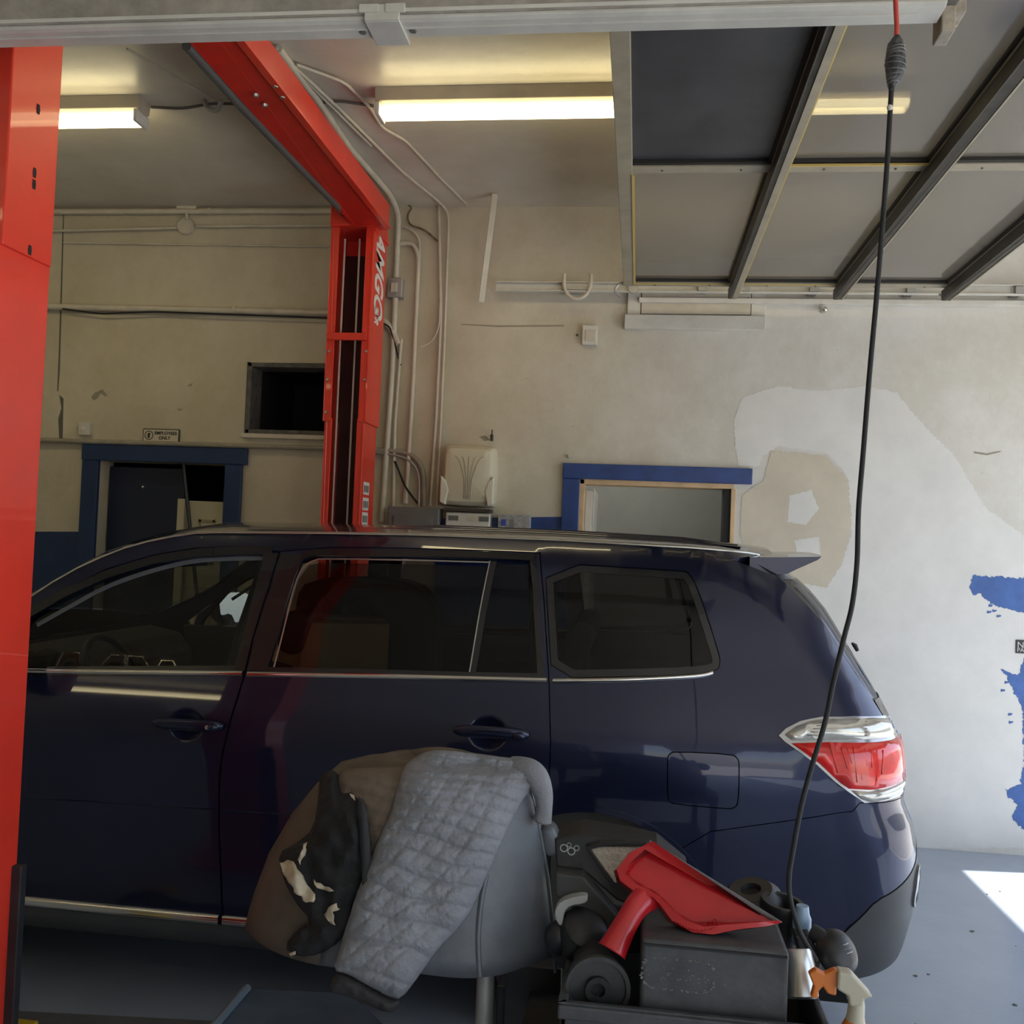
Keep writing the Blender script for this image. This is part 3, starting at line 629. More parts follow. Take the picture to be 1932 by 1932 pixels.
# ---------------------------------------------------------------- fluorescent lamps
M_tube = mat('tube_light', (1, .95, .75), .4, emit=(1.0, .86, .50), estr=5)
M_hous = mat('lamp_housing', (.42, .37, .28), .4, var=.1)
def lamp(x0, x1, y, label):
    L = thing('fluorescent_lamp', ((x0+x1)/2, y, CZ-.12), label, 'lamp', 'fluorescent strip lamps on the ceiling')
    MB().prism([(x0, y+a, CZ-.001-b) for a, b in ((-.06, 0), (-.05, .06), (-.03, .075), (.03, .075), (.05, .06), (.06, 0))], (x1-x0, 0, 0)).build('housing', M_hous, L, bevel=.002)
    for yy in (y-.034, y+.034):
        MB().cyl((x0+.03, yy, CZ-.105), (x1-.03, yy, CZ-.105), .019, 14).build('tube', M_tube, L, smooth=True)
    for x in (x0+.004, x1-.024):
        MB().box((x, y-.06, CZ-.13), (x+.02, y+.06, CZ-.07)).build('lampholder', M_white, L, bevel=.003)
lamp(-1.30, 1.13, 4.46, 'long lit strip lamp with two glowing tubes, right of the red crossbeam')
lamp(-4.92, -2.49, 4.49, 'lit strip lamp on the ceiling, partly hidden by the near red post at upper left')
# more of the same lamps deeper in the shop behind the camera's back, they light the room and show in the paint
lamp(-5.4, -3.0, -1.6, 'lit strip lamp on the ceiling left behind the viewer, mirrored in the car door')

# ---------------------------------------------------------------- two-post lift
fp = thing('lift_post', (-1.73, 5.69, 0), 'far red steel lift post with AMGO lettering standing behind the car', 'lift post')
X0, X1, Y0, Y1 = -1.866, -1.602, 5.55, 5.83
def cpost(mb, X0, X1, Y0, Y1, z0, z1, t, lip):
    mb.box((X0, Y0, z0), (X0+t, Y1, z1)); mb.box((X1-t, Y0, z0), (X1, Y1, z1)); mb.box((X0+t, Y1-t, z0), (X1-t, Y1, z1))
    mb.box((X0+t, Y0, z0), (X0+lip, Y0+t, z1)); mb.box((X1-lip, Y0, z0), (X1-t, Y0+t, z1)); return mb
zs = oy(690, 790, 5.55).z
cpost(MB(), X0+.012, X1-.012, Y0+.006, Y1, .02, zs, .012, .045).build('lower_column', M_red, fp, bevel=.003)
cpost(MB(), X0, X1, Y0, Y1+.008, zs-.02, 3.50, .012, .05).build('column_extension', M_red, fp, bevel=.003)
box((X0+.02, Y1-.03, .03), (X1-.02, Y1-.014, 3.4)).build('column_back', mat('maroon_black', (.03, .008, .006), .45, var=.4), fp)  # channel back, much darker than the red column around it
box((X0-.08, Y0-.05, 0), (X1+.08, Y1+.06, .02)).build('base_plate', M_red, fp, bevel=.003)
z = oy(655, 635, 5.54).z; box((X0+.01, Y0-.02, z-.022), (X1-.015, Y0, z+.022)).build('cross_bar', M_red, fp, bevel=.003)
box((X0+.07, Y0+.05, .5), (X1-.07, Y0+.14, .9)).build('carriage', M_black, fp, bevel=.01)
for px in (652, 680):
    a = oy(px, 432, Y0+.1); MB().cyl((a.x, Y0+.1, .4), (a.x+.0, Y0+.1, 3.46), .006, 8).build('cable', M_white, fp, smooth=True)
for px, py in ((621, 663), (691, 663), (618, 716), (688, 716), (615, 778), (633, 398), (703, 385), (703, 408), (632, 418)):
    q = oy(px, py, Y0-.002); MB().lathe([(0, .009), (.008, .008), (.010, 0)], q, (0, -1, 0), 8).build('bolt', M_steel, fp)
# head of the post: bevelled box carrying the crossbeam
hz = 3.50
hd = MB(); hd.prism([(X0+.0, y, z) for y, z in ((Y0-.03, hz), (Y1+.01, hz), (Y1+.01, hz+.05), (Y0+.1, hz+.19), (Y0-.03, hz+.17))], (X1-X0, 0, 0)); hd.build('head_box', M_red, fp, bevel=.006)
hd = MB(); hd.prism([(X1-.002, y, z) for y, z in ((Y0+.0, hz-.02), (Y1+.02, hz-.02), (Y1+.02, hz), (Y1-.08, hz+.10), (Y0, hz+.13))], (.014, 0, 0)); hd.build('side_gusset', M_red, fp, bevel=.003)
# lettering down the right side
q = oy(716, 432, 5.72)
text_mesh('AMGO', .172, mat('lettering_white', (.75, .74, .70), .5), frame_M((X1+.0015, Y0+.06, q.z-.02), (0, 0, -1), (0, 1, 0)) @ Matrix.Diagonal((1, 1.45, 1, 1)), 'lettering', fp, ext=.001, shear=.35, bold=.004)
q2 = oy(712, 577, 5.72)
text_mesh('2TR', .066, MATS['lettering_white'], frame_M((X1+.0015, Y0+.08, q2.z-.01), (0, 0, -1), (0, 1, 0)) @ Matrix.Diagonal((1, 1.6, 1, 1)), 'lettering', fp, ext=.001, shear=.3, bold=.002)
for py in (908, 938, 966):
    q = oy(694, py, Y0); s = box((X1-.012, Y0+.05, q.z-.075), (X1-.0105, Y0+.17, q.z)).build('warning_sticker', mat('sticker_white', (.65, .63, .58), .5), fp)
    for k in range(3): box((X1-.0104, Y0+.06+k*.035, q.z-.06), (X1-.0098, Y0+.085+k*.035, q.z-.02)).build('sticker_mark', M_scuff, s)
# crossbeam
BX0, BX1 = -1.70, -1.50
cb = thing('lift_crossbeam', (-1.6, 3.9, hz), 'red steel lift crossbeam running overhead from the far post towards the near post', 'beam')
t = .01
mb = MB(); a0 = oz(388, 92, hz-.0).x; 
mb.box((BX0-.03, 2.25, hz), (BX0-.02, Y0+.06, hz+.15)); mb.box((BX1-.05, 2.25, hz), (BX1-.04, Y0+.06, hz+.15)); mb.box((BX0-.02, 2.25, hz+.0), (BX1-.05, Y0+.06, hz+.01))
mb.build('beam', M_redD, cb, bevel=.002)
mb = MB(); mb.box((BX1-.04, 2.25, hz-.012), (BX1-.005, Y0+.0, hz+.0)); mb.box((BX1-.04, 2.25, hz), (BX1-.034, Y0+.06, hz+.15)); mb.build('flange', M_red, cb, bevel=.002)
for px, py in ((483, 178), (500, 197), (520, 160), (533, 180)):
    q = oz(px, py, hz-.004); MB().lathe([(0, .012), (.010, .011), (.013, 0)], q, (0, 0, -1), 8).build('bolt', M_steel, cb)
hs = MB().tube([oz(352, 86, hz+.0), oz(450, 195, hz), oz(560, 310, hz), oz(636, 388, hz), oy(648, 402, Y0-.06)], .020, 10).build('padded_tube', mat('grey_tube', (.085, .085, .08), .5), smooth=True); tag(hs, 'dark grey round tube running alongside the left edge of the red crossbeam', 'tube')
# near post
NX = oy(120, 95, 2.33).x; NY1 = 2.33; NY0 = ox(28, 95, NX).y; NX0 = NX-.30
np_ = thing('lift_post', ((NX+NX0)/2, (NY0+NY1)/2, 0), 'near red steel lift post filling the left edge of the photo', 'lift post')
zt = ox(95, 503, NX).z
mb = MB(); mb.box((NX0, NY0-.005, zt), (NX, NY1, 3.66)); mb.build('column_extension', M_red, np_, bevel=.004)
NX2 = NX-.008; e = ox(95, 510, NX2).y
box((NX0+.008, NY0-.02, .02), (NX2, e, zt+.01)).build('lower_column', M_red, np_, bevel=.004)
box((NX0-.1, NY0-.1, 0), (NX+.08, NY1+.06, .02)).build('base_plate', M_red, np_, bevel=.003)
for px, py in ((72, 206), (65, 326), (64, 348), (56, 472)):
    q = ox(px, py, NX); s = MB().prism([q+Vector((.0012, a, b)) for a, b in ((-.005, -.012), (.005, -.012), (.007, 0), (.005, .012), (-.005, .012), (-.007, 0))], (-.001, 0, 0)); s.build('bolt_slot', M_dark, np_)
box((NX-.05, NY1-.015, .02), (NX+.018, NY1+.01, ox(33, 1632, NX).z)).build('guard_strip', M_black, np_, bevel=.003)
# swing arm folded on the floor
a = oz(20, 1905, .12); b = oz(420, 1925, .12)
M = Matrix.Translation(a) @ (b-a).to_track_quat('X', 'Z').to_matrix().to_4x4()
box((0, -.11, -.09), ((b-a).length, .0, 0), M).build('swing_arm', mat('arm_grey', (.12, .12, .115), .5, var=.2), np_, bevel=.006)
q = oz(48, 1922, .16); box((q.x-.09, q.y-.1, .10), (q.x+.045, q.y+.0, .16)).build('arm_stop', mat('safety_yellow', (.55, .38, .02), .5), np_, bevel=.005)

# ================================================================ CAR
YN = 3.2; YC = 4.155
TAB = [(.25, .07), (.33, .05), (.42, .03), (.60, .010), (.80, -.010), (.95, -.020), (1.02, -.016), (1.06, -.0105), (1.10, .003), (1.16, .024), (1.2, .0385), (1.30, .078), (1.45, .128), (1.55, .172), (1.62, .208), (1.66, .245), (1.69, .30), (1.72, .38)]
SIL = [(1430, 1033), (1490, 1078), (1525, 1100), (1560, 1140), (1600, 1212), (1642, 1285), (1668, 1340), (1685, 1385), (1690, 1440), (1690, 1500), (1704, 1520), (1715, 1570), (1719, 1640), (1712, 1700), (1692, 1775), (1655, 1830), (1632, 1850)]
XRT = sorted([(oy(a, b, YN+.33).z, oy(a, b, YN+.33).x) for a, b in SIL])
FT = [(.2, -3.62), (.4, -3.78), (.6, -3.80), (.8, -3.76), (.95, -3.68), (1.1, -3.3), (1.2, -2.9), (1.3, -2.9), (1.8, -2.9)]
CA, CB = .26, .36
def xr(z): return interp(z, XRT)+.012
def xf(z): return interp(z, FT)
def ca(z): return CA if z < 1.1 else CA+.10*(min(z, 1.6)-1.1)/.5
def yn(x, z):
    y = YN+interp(z, TAB); g = max(0, (z-1.15)/.5)
    y += .05*max(0, (x+.1)/.9)**2*(1+g*.8)+.05*max(0, (-x-1.6)/2)**2
    return y
def Fs(u, z):
    """skin point of the near side; u = x on the flank, further on it runs round the rear (or front) corner"""
    a = ca(z); xe = xr(z); xc = xe-a; x1 = xf(z); xd = x1+CA
    if u <= xc and u >= xd: return Vector((u, yn(u, z), z))
    if u > xc:
        yb = yn(xc, z); s = (u-xc)/.48
        if s <= 1:
            t = s*PI/2; e = .80
            return Vector((xc+a*math.sin(t)**e, yb+CB*(1-math.cos(t)**e) if s < 1 else yb+CB, z))
        s -= 1; yy = yb+CB+s*.6; k = min(1, (yy-yb-CB)/max(.01, YC-yb-CB))
        return Vector((xe+.05*math.sin(k*PI/2), min(yy, YC), z))
    yb = yn(xd, z); s = (xd-u)/.48
    if s <= 1:
        t = s*PI/2; return Vector((xd-CA*math.sin(t)**.8, yb+CB*(1-math.cos(t)**.8) if s < 1 else yb+CB, z))
    s -= 1; yy = yb+CB+s*.6; k = min(1, (yy-yb-CB)/max(.01, YC-yb-CB))
    return Vector((x1-.12*math.sin(k*PI/2), min(yy, YC), z))
def nrm(u, z):
    e = .004; a = Fs(u+e, z)-Fs(u-e, z); b = Fs(u, z+e)-Fs(u, z-e); n = a.cross(b)
    if n.length < 1e-9: return Vector((0, -1, 0))
    return n.normalized()
HND = [(351, 1368), (920, 1384)]
HUV = []
def Fc(p, d=0):
    """p=(u,z); d>0 goes into the body"""
    u, z = p; P = Fs(u, z); dd = d
    for hu, hz_ in HUV:
        q = ((u-hu)/.062)**2+((z-hz_)/.052)**2
        if q < 1: dd += .022*(1-q)**.8
    # crisp feature lines
    if dd or True: P = P-nrm(u, z)*dd
    return P
GR = []
for iz in range(0, 76):
    z = .24+iz*.02
    for iu in range(0, 200):
        u = -3.9+iu*.026; GR.append((u, z, *pr(Fs(u, z))))
def inv(px, py):
    best = min(GR, key=lambda g: (g[2]-px)**2+(g[3]-py)**2); u, z = best[0], best[1]
    for _ in range(12):
        a = pr(Fs(u, z)); e = .002; b = pr(Fs(u+e, z)); c = pr(Fs(u, z+e))
        J = (b[0]-a[0], c[0]-a[0], b[1]-a[1], c[1]-a[1]); J = [j/e for j in J]; D = J[0]*J[3]-J[1]*J[2]
        if abs(D) < 2e3: break
        rx, ry = px-a[0], py-a[1]; du = (J[3]*rx-J[1]*ry)/D; dz = (-J[2]*rx+J[0]*ry)/D
        du = max(-.03, min(.03, du)); dz = max(-.03, min(.03, dz)); u += du; z += dz
        if abs(rx)+abs(ry) < .05: break
    return (u, z)
def iv(l): return [inv(*p) if len(p) == 2 else (xr(p[1])-ca(p[1])+.48*p[2], p[1]) for p in l]   # ('r', z, fraction round the rear corner)
HUV += [inv(*h) for h in HND]

car = thing('car', (-1.4, YC, 0), 'dark blue sport utility vehicle parked side-on between the red lift posts', 'car')
M_paint = mat('blue_car_paint', (.0145, .019, .052), .30, .65, coat=.8, spec=.4)
M_gloss = mat('gloss_black_trim', (.010, .010, .011), .25, coat=.4)
M_liner = mat('dark_liner', (.004, .004, .004), .95)
M_int = mat('interior_grey', (.045, .042, .036), .8, var=.15)
M_chrome = mat('chrome', (.80, .78, .74), .12, 1)
M_tint = glass('tinted_glass', (.27, .27, .26), .55)
M_clear = glass('side_glass', (.55, .58, .56), .8)
M_clad = mat('grey_cladding', (.055, .058, .062), .5, var=.1)
MIR = []
def mirror_part(o, name=None):
    me = o.data.copy(); base = WL[car.name]
    for v in me.vertices: v.co.y = -v.co.y+2*(YC-base.y)
    me.flip_normals(); c = o.copy(); c.data = me; COL.objects.link(c); c.parent = car; WL[c.name] = base
    for ch in list(o.children):
        m2 = ch.data.copy()
        for v in m2.vertices: v.co.y = -v.co.y+2*(YC-base.y)
        m2.flip_normals(); d = ch.copy(); d.data = m2; COL.objects.link(d); d.parent = c; WL[d.name] = base
    return c
def skin(name, outer, holes=(), m=None, parent=None, depth=.014, step=.035, estep=.02, off=0, mir=True, gap=0, extra=()):
    if gap: outer = shrink(dens(outer, .03), gap)
    mb = sheet(outer, holes, lambda p, d: Fc(p, d+off), depth, step, estep, extra=extra)
    o = mb.build(name, m or M_paint, parent or car, smooth='all', fix=False)
    try: o.data.set_sharp_from_angle(angle=math.radians(50))
    except Exception: pass
    if mir and (parent is None): MIR.append(o)
    return o
def rail_z(x):   # z of the roof edge
    return interp(x, ZT)
# roof edge: from the photographed silhouette on the front half, then level
APx = [(20, 1150), (55, 1128), (100, 1098), (160, 1064), (230, 1035), (300, 1016), (380, 1004)]
ap = [inv(*p) for p in APx]
ZT = sorted([(-3.80, .80), (-3.70, .93), (-3.5, 1.01), (-3.1, 1.09), (-2.75, 1.165), (-2.62, 1.20), (-2.45, 1.28)]+[(u, z) for u, z in ap if u > -2.42]+[(-1.15, 1.692), (-.8, 1.70), (-.3, 1.702), (.15, 1.695), (.42, 1.682), (.54, 1.670)])
top = [(x, interp(x, ZT)) for x in [-3.4+.08*i for i in range(0, 50)] if x < .52]
fdoor_rear = [(528, 1040), (505, 1115), (478, 1200), (463, 1268), (450, 1310), (432, 1372), (418, 1430), (413, 1490), (413, 1560), (417, 1650), (424, 1765)]
rdoor_rear = [(1020, 1042), (1028, 1140), (1034, 1240), (1037, 1290), (1040, 1400), (1037, 1470), (1028, 1540), (1000, 1620), (965, 1690), (930, 1775)]
fr = iv(fdoor_rear); rr2 = iv(rdoor_rear)
ftop = [inv(*p) for p in [(48, 1163), (120, 1112), (200, 1073), (290, 1046), (370, 1033), (450, 1030)]]
rtop = [inv(*p) for p in [(620, 1032), (760, 1033), (900, 1037)]]
fdoor = [(-2.40, 1.19), (-2.36, .95), (-2.34, .6), (-2.30, .335)]+[(-1.8, .335)]+fr[::-1]+ftop[::-1]
rdoor = fr[::-1]+rtop+rr2
fdoor = smoothpoly(fdoor, 1); 
win_f = [inv(*p) for p in [(62, 1162), (120, 1128), (200, 1092), (290, 1064), (370, 1051), (450, 1047), (497, 1047), (494, 1080), (474, 1160), (444, 1256)]]+[(-2.32, 1.165), (-2.30, 1.20)]
win_r = [inv(*p) for p in [(572, 1055), (590, 1049), (760, 1050), (920, 1054), (1000, 1058), (1006, 1120), (1014, 1271), (880, 1268), (700, 1263), (506, 1259), (530, 1180), (556, 1090)]]
win_q = smoothpoly([inv(*p) for p in [(1028, 1060), (1290, 1076), (1300, 1080), (1316, 1105), (1355, 1225), (1361, 1250), (1352, 1268), (1300, 1274), (1200, 1277), (1040, 1280), (1034, 1180)]], 1)
AX = inv(1112, 1660)
ARX, ARZ, ACZ = .432, .455, .385
arch = [(AX[0]+ARX*math.cos(t), max(.30, ACZ+ARZ*math.sin(t))) for t in [PI*k/28 for k in range(29)]]
archf = [(-2.88+.385*math.cos(t), max(.30, .36+.385*math.sin(t))) for t in [PI*k/28 for k in range(29)]]
tail = [inv(*p) for p in [(1468, 1388), (1482, 1374), (1510, 1360), (1550, 1352), (1610, 1351)]]+iv([('r', inv(1640, 1352)[1]-.005, .62), ('r', 1.10, .80), ('r', 1.02, .86), ('r', .95, .84), ('r', .93, .70)])+[inv(*p) for p in [(1630, 1515), (1600, 1494), (1540, 1443), (1480, 1400)]]
fuel = smoothpoly([inv(*p) for p in [(1258, 1432), (1262, 1421), (1275, 1417), (1380, 1422), (1393, 1430), (1396, 1442), (1394, 1515), (1386, 1526), (1370, 1527), (1270, 1518), (1258, 1510)]], 1)
bump = [inv(*p) for p in [(1282, 1580), (1340, 1568), (1450, 1553), (1540, 1540), (1608, 1530), (1622, 1514)]]
zb = bump[-1][1]
bump[0] = (bump[0][0], ACZ+ARZ*math.sin(math.acos(max(-1, min(1, (bump[0][0]-AX[0])/ARX)))))
# body side: everything that is not door, glass, lamp or bumper
outer = top + iv([('r', 1.66, .30), ('r', 1.60, .48), ('r', 1.45, .52), ('r', 1.30, .52), ('r', 1.15, .56), ('r', 1.0, .6)])+iv([('r', zb, .60)])+bump[::-1]
ae = [p for p in arch if p[1] > .33 and p[0] < bump[0][0]-.004]
outer = outer + ae + [(arch[-1][0], .33), (-2.45, .33)] + [p for p in archf if p[1] > .33] + [(archf[-1][0], .33), (-3.45, .33), (-3.60, .60), (-3.55, .9)]
outer = [p for i, p in enumerate(outer) if i == 0 or (Vector(p)-Vector(outer[i-1])).length > .004]
dh = [shrink(dens(fdoor, .03), -.0035), shrink(dens(rdoor, .03), -.0035)]
# the two door holes share a border: join them into one hole
both = fdoor[:0]
both = [(-2.40, 1.19), (-2.36, .95), (-2.34, .6), (-2.30, .335), (-1.8, .335), fr[-1], rr2[-1]]+rr2[::-1][1:]+rtop[::-1]+[fr[0]]+ftop[::-1]
side = skin('body_side', outer, [both, win_q, tail, fuel], depth=.02)
exh = [(hu+a*.006+.003*(b%2), hz_+b*.006) for hu, hz_ in HUV for a in range(-13, 14) for b in range(-11, 12)]
fd = skin('front_door', fdoor, [win_f], gap=.0035, extra=exh); rd = skin('rear_door', rdoor, [win_r], gap=.0035, extra=exh)
fl = skin('fuel_flap', fuel, gap=.0035, depth=.01, step=.03, mir=False)
# dark shell just under the gaps
def rside(z0, z1, f0, f1, n=10, m=8, off=0):
    return [[Fc((xr(z)-ca(z)+.48*(f0+(f1-f0)*j/m), z), off) for j in range(m+1)] for z in [z0+(z1-z0)*i/n for i in range(n+1)]]
gp = MB()
def gapstrip(line, d=.016, w=.012, name='door_seam'):
    L = smoothpoly(line, 1, False); gp.grid([[Fc((u-w, z), d), Fc((u+w, z), d)] for u, z in L])
gapstrip(fr); gapstrip(rr2)
gapstrip([(-2.40, 1.19), (-2.36, .95), (-2.34, .6), (-2.30, .335)])
tt = [(u, z) for u, z in ftop+[fr[0]]+rtop+[rr2[0]]]; gp.grid([[Fc((u, z-.012), .016), Fc((u, z+.012), .016)] for u, z in tt])
g = gp.build('door_seam', M_liner, car, fix=False); MIR.append(g)
skin('fuel_well', shrink(fuel, -.006), m=M_liner, off=.012, depth=0, mir=False)
# lower crease on the doors
for ln, dr in (([(40, 1504), (130, 1510), (250, 1517), (330, 1522), (406, 1528)], fd), ([(420, 1529), (540, 1537), (700, 1547), (850, 1556), (990, 1562)], rd)):
    L = [inv(*p) for p in ln]; mb = MB(); mb.grid([[Fc((u, z+.004), .0005), Fc((u, z+.001), -.004), Fc((u, z-.003), .001)] for u, z in L]); mb.build('crease_line', M_paint, dr, fix=False)
# chrome sill trim
zs_ = [inv(*p)[1] for p in ((35, 1683), (400, 1722), (480, 1733))]
def band(u0, u1, prof, name, m, parent=None, n=24, mir=True):
    mb = MB(); rows = []
    for i in range(n+1):
        u = u0+(u1-u0)*i/n; rows.append([Fc((u, z), -o) for z, o in prof])
    mb.grid(rows); o = mb.build(name, m, parent or car, smooth='all', fix=False)
    if mir and parent is None: MIR.append(o)
    return o
zc = inv(230, 1715)[1]
pf = [(zc+.014, 0), (zc+.012, .010), (zc+.004, .014), (zc-.002, .013), (zc-.006, .016), (zc-.018, .012), (zc-.022, 0)]
band(-2.33, fr[-2][0]-.008, pf, 'sill_chrome', M_chrome); band(fr[-2][0]+.006, rr2[-2][0]-.01, pf, 'sill_chrome', M_chrome)
band(-2.42, rr2[-1][0]-.02, [(zc-.02, .004), (zc-.05, .012), (zc-.10, .0), (zc-.12, -.10)], 'rocker_cladding', M_clad)
# belt-line chrome
def belt(px, name='belt_trim'):
    L = [Vector((*q, 0)) for q in [inv(*p) for p in px]]; L = catmull(L, 6); rows = []
    for q in L: rows.append([Fc((q.x, q.y+.008), .001), Fc((q.x, q.y+.006), -.006), Fc((q.x, q.y-.001), -.009), Fc((q.x, q.y-.008), -.005), Fc((q.x, q.y-.010), .002)])
    mb = MB(); mb.grid(rows); o = mb.build(name, M_chrome, car, smooth='all', fix=False); MIR.append(o)
belt([(20, 1264), (70, 1265), (250, 1268), (458, 1270)]); belt([(467, 1271), (700, 1275), (900, 1280), (1032, 1283)]); belt([(1043, 1284), (1150, 1283), (1250, 1279), (1320, 1274), (1345, 1268)])
# glass
def pane(name, px, m, mir=True, off=.010, sm=0, parent=None):
    L = [inv(*p) if len(p) == 2 else p[1] for p in px]
    if sm: L = smoothpoly(L, sm)
    mb = sheet(L, [], lambda p, d: Fc(p, off+d), 0, .06, .05)
    o = mb.build(name, m, parent or car, smooth='all', fix=False)
    if mir: MIR.append(o)
    return o, L
fwin = sheet(shrink(win_f, -.012), [], lambda p, d: Fc(p, .016), 0, .06, .05).build('front_window', M_clear, car, smooth='all', fix=False); MIR.append(fwin)
o, L1 = pane('rear_window', [(580, 1062), (600, 1058), (760, 1060), (926, 1064), (905, 1160), (884, 1274), (700, 1270), (510, 1268), (535, 1180), (560, 1090)], M_tint, off=.018, mir=True)
o2, L2 = pane('quarter_light', [(930, 1058), (1004, 1062), (1010, 1150), (1018, 1277), (891, 1275), (912, 1160)], M_tint, off=.014)
def strip(name, px, w, m, off=-.001, closed=False, mir=True, parent=None, d2=.012):
    L = [Vector((*p[1], 0)) if p[0] == "a" else Vector((*inv(*p), 0)) for p in px]; L = catmull(L, 5) if len(L) > 2 else L
    rows = []
    for i, q in enumerate(L):
        t = (L[min(i+1, len(L)-1)]-L[max(i-1, 0)]).normalized(); nn = Vector((-t.y, t.x, 0))*w/2
        a, b = q+nn, q-nn; rows.append([Fc((a.x, a.y), off+d2), Fc((a.x, a.y), off), Fc((b.x, b.y), off), Fc((b.x, b.y), off+d2)])
    mb = MB(); mb.grid(rows); o = mb.build(name, m, parent or car, smooth=False, fix=False)
    if mir and parent is None: MIR.append(o)
    return o
strip('window_divider', [(932, 1054), (912, 1150), (890, 1276)], .020, M_gloss, .008)
strip('divider_edge', [(924, 1056), (905, 1150), (884, 1274)], .004, M_steel, .006, d2=.003)
strip('glass_edge', [(513, 1264), (535, 1180), (556, 1100), (572, 1068), (592, 1055), (620, 1052), (760, 1054), (922, 1058)], .005, M_steel, .010, d2=.003)
strip('glass_edge', [(66, 1178), (130, 1142), (210, 1100), (300, 1070), (380, 1054), (495, 1050)], .016, mat('smoked_edge', (.10, .11, .13), .25, coat=.3), .012, d2=.003)
# black window frames, B- and C-pillar covers
for nm, L, wd in (('window_frame', win_f, .030), ('window_frame', win_r, .022)):
    ring = dens(L, .03); mb = sheet(shrink(ring, -wd), [ring], lambda p, d: Fc(p, -.0035+d), .004, None, .03); o = mb.build(nm, M_gloss, car, smooth=False, fix=False); MIR.append(o)
bp = [inv(*p) for p in [(500, 1044), (526, 1044), (505, 1115), (477, 1200), (462, 1266), (440, 1266), (470, 1160)]]
o = sheet(bp, [], lambda p, d: Fc(p, -.004+d), .004, None, .03).build('pillar_cover', M_gloss, car, fix=False); MIR.append(o)
bp = [inv(*p) for p in [(531, 1045), (572, 1048), (552, 1092), (528, 1180), (504, 1266), (468, 1266), (482, 1200), (511, 1115)]]
o = sheet(bp, [], lambda p, d: Fc(p, -.004+d), .004, None, .03).build('pillar_cover', M_gloss, car, fix=False); MIR.append(o)
qg = sheet(shrink(win_q, .002), [], lambda p, d: Fc(p, .006), 0, .06, .05).build('rear_side_window', M_tint, car, smooth='all', fix=False); MIR.append(qg)
ring = dens(win_q, .03); o = sheet(shrink(ring, .003), [shrink(ring, .026)], lambda p, d: Fc(p, .0035), 0, None, .03).build('window_seal', M_gloss, car, fix=False); MIR.append(o)
# handles
for (hu, hz_), dr in zip(HUV, (fd, rd)):
    L = .125; rows = []
    for i in range(17):
        s = -1+2*i/16; w_ = .020*(1-abs(s)**6*.4)*(1 if abs(s) < .99 else .6); c0 = Fs(hu+s*L+.012, hz_+.004-.0*s); n_ = nrm(hu, hz_)
        lift = .018*(1-s*s)**.5+.006
        rows.append([c0+n_*(lift+.010*math.cos(a))*1.0+Vector((0, 0, w_*math.sin(a))) for a in [2*PI*k/12 for k in range(13)]])
    mb = MB(); mb.grid(rows); h = mb.build('door_handle', M_paint, dr, smooth='all')
    mb = MB(); q = Fs(hu+.106, hz_+.004)-Vector((0, .030, 0)); mb.ball(q, (.020, .010, .013)); mb.build('lock_cover', M_paint, h, smooth='all')
h = HUV[0]; MB().lathe([(0, .004), (.007, .003), (.008, 0)], Fs(h[0]+.09, h[1]+.004)-Vector((0, .034, 0)), (0, -1, 0), 12).build('keyhole', M_steel, fd)
# tail lamp
def clipz(poly, f): return poly
M_red_l = mat('red_lens', (.80, .025, .02), .18, coat=1, var=.25, vscale=25, emit=(.6, .03, .03), estr=.0)
M_clr_l = mat('clear_lens', (.60, .58, .52), .12, .5, coat=1, var=.1, vscale=30)
tl = skin('tail_lamp', tail, m=mat('lamp_rim', (.45, .45, .46), .2, .6, coat=1), gap=.001, depth=.03, off=-.004)
red = [inv(*p) for p in [(1493, 1403), (1560, 1401), (1620, 1402)]]+iv([('r', inv(1640, 1400)[1], .78), ('r', 1.02, .83), ('r', .985, .82)])+[inv(*p) for p in [(1640, 1489), (1600, 1487), (1545, 1440)]]
clr = [inv(*p) for p in [(1480, 1386), (1500, 1371), (1530, 1361), (1565, 1357), (1640, 1356)]]+iv([('r', inv(1645, 1362)[1], .60), ('r', inv(1640, 1394)[1], .74)])+[inv(*p) for p in [(1620, 1396), (1560, 1396), (1493, 1397)]]
clr2 = [inv(*p) for p in [(1605, 1491), (1640, 1494)]]+iv([('r', .975, .80), ('r', .945, .72)])+[inv(*p) for p in [(1640, 1512), (1622, 1506)]]
for nm, L, m in (('red_lens', red, M_red_l), ('clear_lens', clr, M_clr_l), ('clear_lens', clr2, M_clr_l)):
    o = sheet(L, [], lambda p, d: Fc(p, -.010+d), .008, .03, .02).build(nm, m, tl, smooth='all', fix=False); tag(o, {'red_lens': 'glossy red lens', 'clear_lens': 'clear silver lens'}[nm])
dr_ = random.Random(5)
for k in range(13):
    a = inv(1530+k*11, 1406+dr_.uniform(0, 10)); b = inv(1552+k*9, 1440+dr_.uniform(0, 38))
    if not (inpoly(a, red) and inpoly(b, red)): continue
    mb = MB(); mb.tube([Fc(a, -.0095), Fc(b, -.0095)], dr_.uniform(.002, .006), 6, flat=.3); mb.build('facet', mat('red_facet', (.45, .012, .01), .15, coat=1), tl)
for k in range(5):
    a = inv(1545-k*6, 1364+k*6); b = inv(1632, 1363+k*6.5); MB().tube([Fc(a, -.0105), Fc(b, -.0105)], .0014, 5).build('reflector_line', mat('line_grey', (.16, .15, .14), .3, .5), tl)
# rear bumper: near half and mirrored far half
zl = lambda f: f
